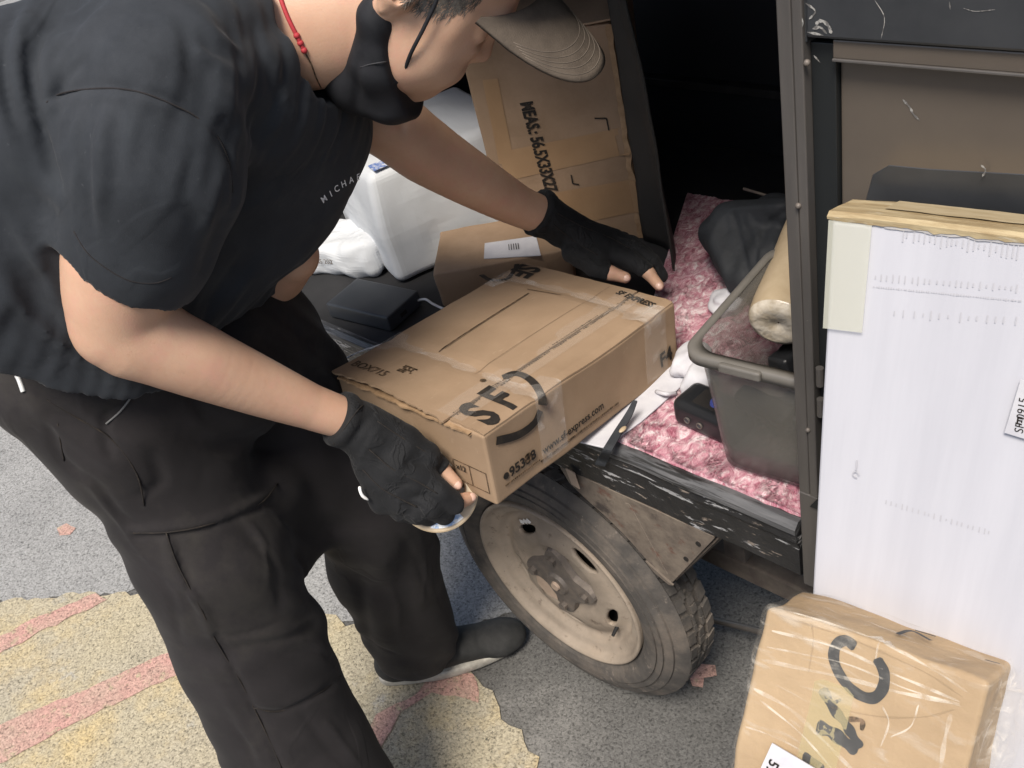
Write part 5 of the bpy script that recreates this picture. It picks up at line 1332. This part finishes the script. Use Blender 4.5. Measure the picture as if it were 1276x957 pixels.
# folds on the back of the hand and the rolled cuff
def cuffring(F, c, d, r, t):
    u = np.cross(d, (0, 0, 1.)); u /= np.linalg.norm(u); v = np.cross(d, u); ps = [c + (u * math.cos(a) + v * math.sin(a)) * r for a in np.linspace(0, 2 * PI, 21)]
    F.chain(ps, [t] * 21, .004); F.chain([p + d * .006 for p in ps], [t * .8] * 21, .004)
cuffring(GN, c0, da, .0285, .0045)
GN.pre()
GN.fpx([(430, 566), (446, 540), (466, 513)], .0045, -.003)
GN.fpx([(447, 598), (470, 575), (490, 545)], .008, -.002); GN.fpx([(468, 610), (500, 580), (512, 545)], .006, .0018)
GN.fpx([(498, 585), (515, 575), (540, 580)], .004, -.0035); GN.fpx([(490, 612), (505, 602), (524, 606), (548, 630)], .0035, -.0035)
GN.fpx([(498, 600), (500, 570), (520, 556)], .0045, .002)
GN.fpx([(440, 590), (455, 560), (480, 520)], .003, .0018); GN.fpx([(520, 560), (535, 575), (552, 590)], .003, -.002); GN.fpx([(508, 622), (530, 618), (552, 632)], .003, -.0035); GN.fpx([(496, 632), (515, 630), (535, 640)], .003, -.003)
GN.ripple((-.1, -.45, .60), (.30, -.08, 1.02), (1, .4, .3), .0008, .016, 3)
gn = GN.mesh('glove', m_glove, man, label='black glove with bare fingertips holding the tape roll')
def glove_seams(o, lists):
    tr = bvh(o)
    for q in lists:
        ps = []
        for x, y in q:
            l, n = hit(tr, x, y)
            if l is not None: ps.append(np.array(l + n * .0004))
        if len(ps) > 2:
            b_ = bmesh.new(); tube(b_, spline(ps, 6), .0007, 6); bmobj('seam', b_, m_print, o, True)
glove_seams(gn, [[(416, 553), (432, 530), (445, 512), (452, 505)], [(470, 525), (500, 545), (525, 560), (545, 572)], [(460, 560), (490, 585), (520, 600), (545, 615)], [(452, 585), (475, 608), (500, 622), (520, 632)]])
bm = bmesh.new(); tube(bm, spline([at(448, 606, 1.158), at(449, 612, 1.158), at(452, 618, 1.160), at(459, 623, 1.164)], 4), [.0012, .002, .002, .002, .002, .002, .002, .002, .0022, .002, .002, .0015, .001], 8); bmobj('glove_tag', bm, m_white, gn, True)
GF = Field((-.16, .08, .70), (.20, .38, .98), .0024)
hand(GF, f_pal, [(f_index[0][:3], f_index[1][:3]), f_mid, f_ring, f_pinky], (f_thumb[0][:3], f_thumb[1][:3]), g=.0026)
db = WL - at(590, 225, 1.39); db /= np.linalg.norm(db); c1 = at(668, 263, 1.45)
GF.cone(c1, at(712, 288, 1.470), .0355, .026, .012); GF.plane(c1 + db * .000, -db); cuffring0 = (c1 + db * .006, db)
for th in (f_thumb, f_index):
    a, b = th[0][2], th[0][3]; d = (b - a) / np.linalg.norm(b - a); fingcut(GF, a - d * .002, d, .0165)
cuffring(GF, cuffring0[0], db, .0315, .0042)
GF.pre()
GF.fpx([(690, 262), (685, 280), (676, 296)], .004, -.003); GF.fpx([(712, 268), (706, 286), (700, 306)], .005, -.0025)
GF.fpx([(725, 275), (735, 290), (728, 308)], .004, -.0018); GF.fpx([(752, 290), (762, 300), (760, 318)], .004, -.002)
GF.ripple((-.16, .08, .70), (.20, .38, .98), (1, .5, .2), .0008, .015, 6)
gf_ = GF.mesh('glove', m_glove, man, label='black glove with bare thumb and index tip pressing on the far corner of the parcel')

glove_seams(gf_, [[(668, 262), (664, 275), (660, 288)], [(695, 266), (725, 282), (760, 296), (785, 310)], [(690, 280), (715, 300), (745, 318)]])
# ---- t-shirt
F = Field((-.50, -.66, .84), (.22, .10, 1.46), .0034)
hipc = (HR + HL) / 2
chR = SR * .62 + SL * .38; chL = SR * .25 + SL * .75
F.cone(at(120, 520, 1.24), at(110, 190, 1.14), .105, .125, .05); F.cone(at(28, 445, 1.19), at(5, 320, 1.14), .092, .098, .05); F.cone(at(5, 320, 1.14), at(35, 160, 1.10), .098, .105, .05)
F.cone(HL + np.array([.0, .01, .03]), chL + np.array([-.02, -.02, -.08]), .125, .12, .05)
F.cone(at(105, 190, 1.14), at(230, 40, 1.08), .12, .085, .06)
F.cone(SR + (NB - SR) * .15, NB, .070, .075, .05); F.cone(NB, SL, .075, .066, .05)
F.cone(at(300, 120, 1.10), at(345, 110, 1.20), .085, .085, .06)       # chest
F.cone(at(330, 150, 1.18), at(352, 235, 1.22), .090, .075, .05)       # hanging front
F.cone(at(290, 220, 1.16), at(318, 300, 1.20), .075, .045, .05)
F.cone(at(200, 250, 1.16), at(240, 340, 1.20), .085, .06, .05)
F.cone(at(380, 130, 1.20), at(392, 165, 1.22), .06, .06, .05)
# sleeve
F.chain([SL, SL * .6 + EL * .4, SL * .4 + EL * .6], [.062, .066, .064], .03)
sd_ = at(112, 368, 1.055) - at(168, 275, 1.0); sd_ /= np.linalg.norm(sd_)
def cutball(F, p, d, R):
    sl, c = F.blk(p - R, p + R)
    dd = (c[0] - p[0]) * d[0] + (c[1] - p[1]) * d[1] + (c[2] - p[2]) * d[2]
    rad = np.sqrt((c[0] - p[0]) ** 2 + (c[1] - p[1]) ** 2 + (c[2] - p[2]) ** 2) - R
    s = np.maximum(-dd, rad); F.a[sl] = np.maximum(F.a[sl], -s)
hp = at(146, 326, 1.03)
h0, h1, h2 = at(0, 442, 1.10), at(212, 470, 1.15), at(335, 352, 1.28); hn = np.cross(h1 - h0, h2 - h0); hn *= np.sign(hn @ (hipc - np.array(SR))); F.plane(h0, hn)
F2 = Field((-.50, -.66, .84), (.22, .10, 1.46), .0034)
F2.chain([at(215, 120, .985), at(192, 210, 1.0), at(168, 300, 1.03), at(148, 362, 1.05)], [.068, .086, .077, .066], .006)
cutball(F2, hp, sd_, .115); F2.cone(hp - sd_ * .03, hp + sd_ * .05, .055, .064, .004, 'sub')
kk_ = .016; hh_ = np.maximum(kk_ - np.abs(F.a - F2.a), 0) / kk_; F.a = (np.minimum(F.a, F2.a) - hh_ * hh_ * kk_ / 4).astype(np.float32); del F2
# seams and folds
F.pre()
F.fpx([(60, 125), (85, 114), (140, 110), (205, 124), (262, 160), (288, 205), (292, 255)], .0045, -.0035, False)
F.fpx([(66, 133), (88, 121), (140, 117), (205, 131), (256, 166), (281, 208)], .005, .0022, False)
F.fpx([(138, 128), (128, 170), (124, 230), (122, 290)], .007, .006); F.fpx([(155, 132), (146, 180), (140, 250)], .009, -.004)
F.fpx([(90, 130), (80, 160), (80, 200)], .006, .004)
F.fpx([(108, 128), (100, 170), (98, 220)], .007, -.003)
F.fpx([(95, 40), (60, 70), (56, 125), (74, 190)], .008, .008); F.fpx([(70, 15), (45, 60), (46, 120), (66, 200), (78, 250)], .007, -.010)
F.fpx([(45, 0), (25, 50), (22, 110), (50, 190), (75, 240)], .009, .009); F.fpx([(20, 10), (8, 70), (14, 140), (45, 210)], .008, -.010)
F.fpx([(15, 20), (-5, 100), (25, 190), (60, 250)], .010, .007)
F.fpx([(0, 280), (20, 320), (50, 380), (70, 420)], .012, -.007); F.fpx([(0, 150), (30, 200), (75, 240)], .012, .008)
F.fpx([(240, 15), (262, 40), (300, 65)], .007, .005); F.fpx([(245, 60), (270, 80), (290, 95)], .005, .005)
F.fpx([(268, 100), (285, 130), (300, 170), (320, 210)], .009, .005); F.fpx([(300, 110), (320, 150), (345, 200)], .010, -.005)
F.fpx([(225, 30), (238, 80), (262, 120)], .008, -.004)
F.fpx([(282, 262), (270, 300), (252, 345)], .012, -.008)
# neckline
nb2 = hd(0, -.09, -.02)
nd = hd(0, -.06, -.01) - NB; nd /= np.linalg.norm(nd)
F.cone(NB + nd * .035, NB + nd * .25, .070, .105, .006, 'sub')
# hem of the body and the sleeve openings
spd = (SR + SL) / 2 - hipc; spd /= np.linalg.norm(spd)
for pts_, w_, a_ in (
    ([(64, 120), (70, 90), (92, 55), (120, 30)], .004, .0035), ([(70, 128), (84, 98), (110, 72)], .0035, -.003), ([(58, 110), (52, 70), (62, 25)], .0045, .004), ([(40, 120), (32, 60), (42, 8)], .004, -.004),
    ([(28, 130), (18, 80), (24, 20)], .0045, .0045), ([(75, 215), (60, 160), (38, 110)], .005, .0045), ([(78, 235), (50, 190), (25, 130)], .005, -.0045), ([(82, 262), (55, 225), (20, 160)], .006, .0045),
    ([(244, 20), (258, 34), (280, 48), (300, 64)], .003, .003), ([(246, 58), (262, 72), (285, 84), (292, 96)], .003, .0032), ([(280, 98), (284, 130), (272, 160)], .003, -.0035), ([(274, 104), (292, 140), (315, 185), (330, 220)], .0035, .003),
    ([(100, 132), (92, 170), (96, 210), (90, 250)], .0045, .0035), ([(116, 130), (108, 180), (112, 240), (118, 300)], .005, -.0035), ([(170, 120), (160, 160), (158, 210)], .006, .0025), ([(250, 180), (235, 230), (240, 290)], .008, -.003), ([(275, 215), (262, 262), (258, 300)], .006, .0035),
    ([(0, 255), (30, 300), (60, 350), (80, 400)], .006, .004), ([(0, 300), (30, 350), (60, 400), (110, 450)], .007, -.004), ([(0, 350), (40, 395), (90, 440)], .006, .0035), ([(0, 395), (50, 425), (120, 460)], .005, -.003),
    ([(330, 200), (360, 230), (400, 262)], .006, -.0025), ([(345, 60), (350, 110), (375, 150)], .006, .0025), ([(320, 20), (330, 80), (350, 140)], .006, -.003)):
    F.fpx(pts_, w_, a_)
F.ripple((-.50, -.66, .84), (.22, .10, 1.46), (.5, .3, -.8), .0018, .075, 1.3); F.ripple((-.50, -.66, .84), (.22, .10, 1.46), (.2, -.8, .6), .0006, .018, 7)
F.ripple((-.50, -.66, .84), (.22, .10, 1.46), (-.6, .6, -.5), .0012, .035, 4)
shirt = F.mesh('t_shirt', m_shirt, man)
ts = bvh(shirt)
def seat(pts_px, tree, off=.001):
    out = []
    for x, y in pts_px:
        l, n = hit(tree, x, y)
        if l is not None: out.append(np.array(l + n * off))
    return out
# chest lettering
hits = [hit(ts, x, y) for x, y in ((405, 246), (420, 235), (436, 226), (448, 221))]
hits = [h for h in hits if h[0] is not None]
avn = sum((h[1] for h in hits), Vector()).normalized()
for ch, x, y, a in (('M', 402, 248, 38), ('I', 412.5, 240, 33), ('C', 418, 235, 30), ('H', 426.5, 229, 27), ('A', 436, 224, 22), ('E', 445, 220, 18)):
    l, n = hit(ts, x, y)
    if l is None: continue
    n = (n * .4 + avn * .2 + (V(CAM) - l).normalized() * .4).normalized()
    l2 = V(atp(x + 8 * math.cos(math.radians(a)), y - 8 * math.sin(math.radians(a)), l, n)); xd = (l2 - l).normalized(); yd = n.cross(xd)
    text('chest_lettering', ch, .0115, frame(l + n * .0030, xd, yd, n) @ Matrix.Translation((-.003, -.003, 0)), m_white, shirt, bold=.010, sx=.82)
def seam_tube(pts_px, tree, r, name, m, parent, off=.0006):
    ps = seat(pts_px, tree, off)
    if len(ps) < 3: return
    bm = bmesh.new(); tube(bm, spline(ps, 5), r, 6); return bmobj(name, bm, m, parent, True)
seam_tube([(92, 288), (108, 314), (132, 334), (162, 350), (192, 353), (214, 346)], ts, .0007, 'hem_stitch', m_trouser, shirt, .0)

seam_tube([(58, 128), (72, 118), (100, 112), (140, 110), (175, 115), (210, 128), (245, 146), (272, 172), (286, 205), (290, 240)], ts, .0008, 'armhole_seam', m_trouser, shirt, .0001)
# ---- trousers
F = Field((-.52, -.70, .0), (.20, -.02, 1.06), .0038)
F.cone(HR, at(135, 440, 1.22), .084, .096, .05); F.cone(HL, HL + spd * .12, .10, .11, .05)
F.cone(HR, HL, .088, .10, .05); F.cone(at(58, 480, 1.24), at(140, 515, 1.26), .066, .085, .04)
F.cone(hipc + np.array([.05, .06, .02]), at(330, 430, 1.36), .11, .075, .06)          # loose front
F.chain([HR, at(262, 690, 1.35), at(312, 800, 1.45), at(376, 945, 1.57), AR + np.array([0, 0, .02])], [.084, .096, .100, .104, .098], .02); F.cone(at(310, 610, 1.42), at(350, 660, 1.50), .085, .075, .04)
F.chain([HL, at(330, 520, 1.48), KL, at(478, 700, 1.70), AL + np.array([.02, .03, .03])], [.118, .115, .095, .090, .085], .03)
F.cone(at(330, 440, 1.42), at(420, 560, 1.48), .09, .085, .04)
# cuffs cut level
F.plane(np.array([0, 0, .035]), np.array([0, 0, -1]), lo=(-.5, -.7, 0), hi=(.2, 0, .15))
# folds, seams and the cargo pocket
F.pre()
F.fpx([(165, 662), (200, 660), (260, 650), (320, 625), (345, 600)], .006, .006, False)
F.fpx([(168, 668), (200, 667), (262, 657), (325, 632)], .004, -.005, False)
F.fpx([(205, 662), (215, 700), (250, 760), (268, 800)], .007, .007); F.fpx([(214, 665), (232, 715), (262, 765)], .005, -.006)
F.fpx([(270, 790), (300, 850), (330, 910), (352, 960)], .004, -.005, False)
F.fpx([(290, 808), (340, 800), (395, 782)], .005, -.004); F.fpx([(316, 882), (350, 886), (400, 862), (425, 842)], .005, -.006); F.fpx([(318, 874), (352, 877), (400, 852)], .006, .005)
F.fpx([(60, 520), (75, 570), (130, 610)], .006, -.006); F.fpx([(165, 470), (160, 500), (132, 522), (135, 560), (145, 575)], .005, -.006)
F.fpx([(20, 470), (60, 520), (110, 555), (160, 590)], .012, .006); F.fpx([(185, 560), (200, 600), (170, 620)], .008, -.005)
F.fpx([(220, 540), (270, 560), (330, 550), (380, 560)], .016, -.009); F.fpx([(250, 600), (320, 590), (390, 610)], .02, .008)
F.fpx([(400, 520), (430, 570), (440, 640)], .02, -.008); F.fpx([(480, 680), (470, 740), (480, 800)], .018, .008); F.fpx([(510, 670), (505, 730), (520, 790)], .014, -.008)
F.fpx([(450, 720), (455, 780), (470, 830)], .012, -.006)
for pts_, w_, a_ in (([(180, 700), (210, 740), (225, 800)], .006, -.004), ([(300, 660), (340, 700), (350, 760)], .008, -.005), ([(340, 640), (375, 690), (385, 740)], .007, .004), ([(260, 830), (300, 900), (330, 957)], .008, .003),
    ([(350, 820), (390, 810), (420, 830)], .004, -.004), ([(345, 808), (388, 796), (415, 812)], .004, .003), ([(370, 880), (400, 920), (430, 957)], .006, -.003), ([(90, 500), (140, 540), (190, 560)], .006, .004), ([(230, 480), (260, 520), (300, 540)], .008, -.004),
    ([(495, 660), (520, 700), (535, 745)], .005, -.004), ([(460, 700), (490, 740), (500, 800)], .006, .004), ([(540, 700), (545, 740), (560, 770)], .004, -.003), ([(430, 760), (460, 800), (500, 820)], .005, -.003), ([(470, 540), (510, 580), (535, 620)], .006, .004), ([(400, 470), (440, 520), (470, 560)], .008, -.005)):
    F.fpx(pts_, w_, a_)
for pts_, w_, a_ in (([(208, 668), (218, 690), (212, 712), (226, 730)], .0038, .0045), ([(222, 690), (236, 722), (232, 745), (250, 770)], .0038, -.0045), ([(240, 735), (256, 760), (262, 790)], .0038, .004), ([(268, 800), (320, 795), (372, 780), (398, 765)], .004, .0035), ([(262, 796), (312, 788), (360, 770)], .004, -.0035),
    ([(120, 600), (150, 640), (190, 665)], .0045, -.004), ([(96, 585), (140, 640), (200, 720)], .0045, .003), ([(300, 640), (330, 680), (335, 730)], .005, .004), ([(285, 900), (310, 930), (318, 957)], .0045, -.004), ([(400, 890), (430, 930), (450, 957)], .0045, .0035), ([(520, 650), (530, 700), (528, 750)], .0045, .003), ([(235, 560), (300, 575), (370, 560)], .006, .004), ([(380, 430), (420, 480), (430, 530)], .005, .004)):
    F.fpx(pts_, w_, a_)
F.ripple((-.52, -.70, .0), (.20, -.02, 1.06), (.3, .2, 1), .0020, .11, 5); F.ripple((-.52, -.70, .0), (.20, -.02, 1.06), (-.5, .8, .5), .0022, .05, 2)
trs = F.mesh('trousers', m_trouser, man)
tt = bvh(trs)
seam_tube([(22, 468), (25, 474), (28, 482), (30, 488)], tt, .0028, 'white_tag', m_white, trs, .001)
seam_tube([(166, 470), (165, 490), (150, 512), (132, 528)], tt, .0012, 'pocket_piping', mat('piping_grey', (.12, .12, .12), .7), trs, .001)
seam_tube([(166, 664), (210, 663), (262, 653), (322, 629), (346, 603)], tt, .0010, 'hem_seam', m_print, trs, .0003)
seam_tube([(207, 664), (222, 706), (252, 762), (270, 800), (300, 850), (330, 910), (352, 960)], tt, .0010, 'side_seam', m_print, trs, .0003)
seam_tube([(316, 882), (350, 886), (400, 862), (425, 842)], tt, .0010, 'pocket_seam', m_print, trs, .0003)
seam_tube([(0, 508), (30, 548), (62, 590), (100, 632), (160, 720), (210, 820)], tt, .0009, 'back_seam', m_print, trs, .0002)
seam_tube([(58, 498), (95, 520), (140, 548), (170, 590), (180, 630)], tt, .0009, 'pocket_seam', m_print, trs, .0003)
seam_tube([(72, 528), (76, 552), (80, 574)], tt, .0008, 'pocket_seam', m_print, trs, .0004)
# ---- shoes
def shoe(heel, toe, ws, name='shoe', **k):
    h = np.array(heel, float); t = np.array(toe, float); d = t - h; L = np.linalg.norm(d); d /= L; s_ = np.cross(d, (0, 0, 1.)); 
    def P_(u, v, z): return h + d * u * L + s_ * v + np.array([0, 0, z])
    F = Field(np.minimum(h, t) - .09, np.maximum(h, t) + np.array([.09, .09, .17]), .003)
    F.cone(P_(.12, 0, .045), P_(.45, 0, .05), .034, .038, .02, flat=((0, 0, 1), .95)); F.cone(P_(.45, .002, .045), P_(.84, .004, .026), .040, .038, .02, flat=((0, 0, 1), .72)); F.cone(P_(.84, .004, .024), P_(.90, .002, .022), .037, .030, .02, flat=((0, 0, 1), .65))
    F.cone(P_(.20, 0, .05), P_(.26, 0, .13), .036, .044, .03)
    F.fold([P_(.70, -.04, .05), P_(.70, 0, .065), P_(.70, .04, .05)], .005, -.003); F.plane((0, 0, .016), (0, 0, -1))
    sh = F.mesh(name, m_shoe, man, **k)
    bm = bmesh.new(); n = 56; out = []
    for i in range(n):
        a = 2 * PI * i / n; u = .5 - .5 * math.cos(a) * 1.0; wv = .5 * (.062 + .03 * max(0, math.sin((u - .1) * PI)) ** .8 * (1 if u > .3 else .8)) * (1 - max(0, u - .85) * 1.2)
        uu = .01 + u * .985; v = wv * np.sign(math.sin(a)) * abs(math.sin(a)) ** .55; out.append((uu, v))
    rings = []
    for z, sc_z in ((.002, .96), (.006, 1.0), (.016, 1.02), (.0225, 1.0), (.0235, .94)):
        rings.append([bm.verts.new(P_(.5 + (u - .5) * (1.0 + (sc_z - 1) * .4), v * sc_z, z + max(0, u - .8) * .03)) for u, v in out])
    for a, b in zip(rings, rings[1:]):
        for i in range(n): bm.faces.new((a[i], a[(i + 1) % n], b[(i + 1) % n], b[i]))
    bm.faces.new(rings[0][::-1]); bm.faces.new(rings[-1]); bmobj('sole', bm, m_sole, sh, True)
shoe(atz(474, 850, .006), atz(657, 792, .006), 1)
shoe(np.array([-.03, -.60, .006]), np.array([.13, -.345, .006]), 1)

# ---- mask pulled down under the chin
F = Field(HO - .19, HO + .19, .0022)
F.ell(hd(0, -.088, .052), (.058, .048, .052), MH, .01)
F.cone(hd(.050, -.075, .03), hd(.046, -.105, .055), .030, .024, .02); F.cone(hd(.062, -.035, -.004), hd(.058, -.075, .018), .020, .026, .02); F.cone(hd(.070, -.02, -.012), hd(.068, -.032, -.008), .014, .018, .012)
F.ell(hd(0, -.115, .02), (.062, .05, .05), MH, .02)
F.fold([hd(.078, -.055, .012), hd(.068, -.085, .03), hd(.040, -.118, .07)], .004, .003, False)
F.fold([hd(.082, -.065, .0), hd(.075, -.10, .015), hd(.05, -.14, .04)], .006, -.005); F.fold([hd(.078, -.045, .02), hd(.068, -.065, .05), hd(.045, -.08, .08)], .005, -.003)
F.cone(hd(.058, -.075, .030), hd(.069, -.066, .046), .022, .007, .012)
F.plane(hd(.06, -.071, .040), hu * .80 + hf * .56, k=.006)
F.cone(hd(.054, -.082, .020), hd(.0675, -.067, .0465), .016, .0035, .006); F.cone(hd(.070, -.022, -.014), hd(.068, -.034, -.010), .013, .017, .010); F.cone(hd(.068, -.034, -.010), hd(.060, -.075, .018), .016, .02, .012)
mk = F.mesh('face_mask', m_mask, man)
mt_ = bvh(mk)
seam_tube([(449, 84), (462, 80), (480, 77), (496, 74)], mt_, .0007, 'mask_seam', m_maskseam, mk, .0002)
bm = bmesh.new(); tube(bm, spline([hd(.066, -.068, .048), hd(.081, -.035, .035), hd(.083, -.0, .026), hd(.082, .035, .015), hd(.080, .06, .0)], 6), .0020, 8); bmobj('ear_loop', bm, m_mask, mk, True)
# ---- hair at the temple and nape
F = Field(HO - .16, HO + .2, .0024)
F.ell(hd(0, .056, -.014), (.0815, .092, .101), MH, .006)
F.plane(hd(0, .020, .030), hf * .9 - hu * .45); F.plane(hd(0, -.03, -.02), -hu)
hair = F.mesh('hair', m_hair, man)
bt0 = bvh(body); rh = random.Random(11); hv = []; hfc = []
for _ in range(1500):
    px = rh.uniform(505, 602); py = rh.uniform(-40, 30)
    if py > 2 + 22 * math.sin(max(0, min(1, (px - 505) / 97)) * PI) * rh.uniform(.3, 1.0): continue
    l, n = hit(bt0, px, py)
    if l is None or (np.array(l) - HO) @ hr < .02: continue
    d = V(-hu * rh.uniform(.5, 1) + hf * rh.uniform(-.5, .3) + np.array([rh.uniform(-.3, .3) for _k in range(3)])); d = (d - n * d.dot(n)).normalized(); s_ = n.cross(d) * .00035; L_h = rh.uniform(.006, .013); b0_ = len(hv)
    hv += [l + s_ + n * .0002, l - s_ + n * .0002, l + d * L_h * .6 + s_ * .8 + n * .0012, l + d * L_h * .6 - s_ * .8 + n * .0012, l + d * L_h + n * .0006]
    hfc += [(b0_, b0_ + 1, b0_ + 3, b0_ + 2), (b0_ + 2, b0_ + 3, b0_ + 4)]
pydata('temple_hair', hv, hfc, m_greyhair, hair, kind='stuff')
# ---- cap
cap = empty('cap', V(HO)); cap.parent = man; cap.matrix_parent_inverse = parent_inv(man)
F = Field(HO - .14, HO + .24, .0025)
F.ell(hd(0, .066, -.006), (.090, .104, .110), MH, .006)
cu_ = hu * .97 - hf * .1; cu_ /= np.linalg.norm(cu_)
F.plane(hd(0, .046, 0), -cu_ + hf * .30, k=.003)
F.ell(hd(0, .060, -.006), (.084, .098, .104), MH, .003, 'sub')
for a in range(6):
    an = a * PI / 3; F.fold([hd(.09 * math.sin(an), .055, .105 * math.cos(an)), hd(.078 * math.sin(an), .11, .09 * math.cos(an)), hd(.04 * math.sin(an), .155, .05 * math.cos(an)), hd(0, .17, 0)], .003, -.0022, False)
F.mesh('crown', m_cap, cap)
vs = []; fs = []; nu, nv = 30, 14
BL = .100
for s_ in (0, 1):
    for i in range(nu + 1):
        for j in range(nv + 1):
            u = -1 + 2 * i / nu; v = j / nv; a = u * .88
            r0 = np.array([.086 * math.sin(a), 0, .102 * math.cos(a) - .004])
            ext = BL * v * (1 - abs(u) ** 3.2) ** .6 + .0
            x = r0[0] * (1 + .06 * v * (1 - u * u)); f = r0[2] + ext
            up = .076 - .006 * v - .030 * (x / .078) ** 2 - .24 * x
            vs.append(hd(x, up - s_ * .0032, f))
q = (nu + 1) * (nv + 1)
for i in range(nu):
    for j in range(nv): a = i * (nv + 1) + j; fs += [(a, a + nv + 1, a + nv + 2, a + 1), (q + a, q + a + 1, q + a + nv + 2, q + a + nv + 1)]
for i in range(nu): a = i * (nv + 1) + nv; fs.append((a, a + nv + 1, q + a + nv + 1, q + a)); a = i * (nv + 1); fs.append((a, q + a, q + a + nv + 1, a + nv + 1))
brim = pydata('brim', vs, fs, m_cap, cap, True)
for kv in (.58, .66, .74, .82, .91):
    ps = []
    for i in range(2, nu - 1):
        j = kv * nv; a = i * (nv + 1) + int(j); p = vs[a] * (1 - (j - int(j))) + vs[a + 1] * (j - int(j)); ps.append(p + hu * .0001)
    bm = bmesh.new(); tube(bm, ps, .0004, 6); bmobj('stitch_line', bm, m_capthread, brim, True)
# ---- red cord at the neck
bt = bvh(body)
ps = seat([(347, -14), (352, 4), (360, 24), (370, 44), (379, 62)], bt, .0015)
if len(ps) > 2:
    bm = bmesh.new(); tube(bm, spline(ps, 6), .0022, 8); cd = bmobj('red_cord', bm, m_red, man, True)
    for t in range(3):
        bm = bmesh.new(); bmesh.ops.create_icosphere(bm, subdivisions=2, radius=.0034, matrix=Matrix.Translation(V(ps[-2] + (ps[-1] - ps[-2]) * t * .5))); bmobj('bead', bm, m_red, cd, True)
seam_tube([(379, 62), (388, 80), (394, 96), (400, 108)], bt, .0008, 'thin_chain', m_print_brown, man, .001)

# ---- tape roll in the hand
tr_ = empty('tape_roll', V(at(548, 612, 1.21)), label='roll of clear tan packing tape gripped in the gloved hand under the parcel corner', cat='tape roll')
c = at(545, 612, 1.205); n_ = CAM - c; n_ /= np.linalg.norm(n_); n_ = n_ + np.array([.15, -.1, .25]); n_ /= np.linalg.norm(n_); zz_ = V(n_); xx_ = zz_.cross(Vector((0, 0, 1))).normalized(); yy_ = zz_.cross(xx_)
MTp = frame(c, xx_, yy_, zz_)
bm = bmesh.new(); lathe(bm, [(-.022, .036), (-.022, .0495), (-.021, .051), (-.002, .051), (-.001, .0495), (-.001, .036)], 64, MTp, closed=True); bmobj('tape_winding', bm, m_tapefilm, tr_)
bm = bmesh.new(); lathe(bm, [(-.0215, .034), (-.0215, .0359), (-.0015, .0359), (-.0015, .034)], 48, MTp, closed=True); bmobj('core', bm, m_card_in, tr_)
bm = bmesh.new(); arc_band(bm, MTp @ Matrix.Translation((0, 0, .0004)), 0, 0, .026, .046, 60, 115, 12)
bmobj('side_label', bm, m_bluelabel, tr_)
bm = bmesh.new(); lathe(bm, [(-.012, .001), (-.012, .034)], 40, MTp); bmobj('core_disc', bm, m_tapefilm, tr_)
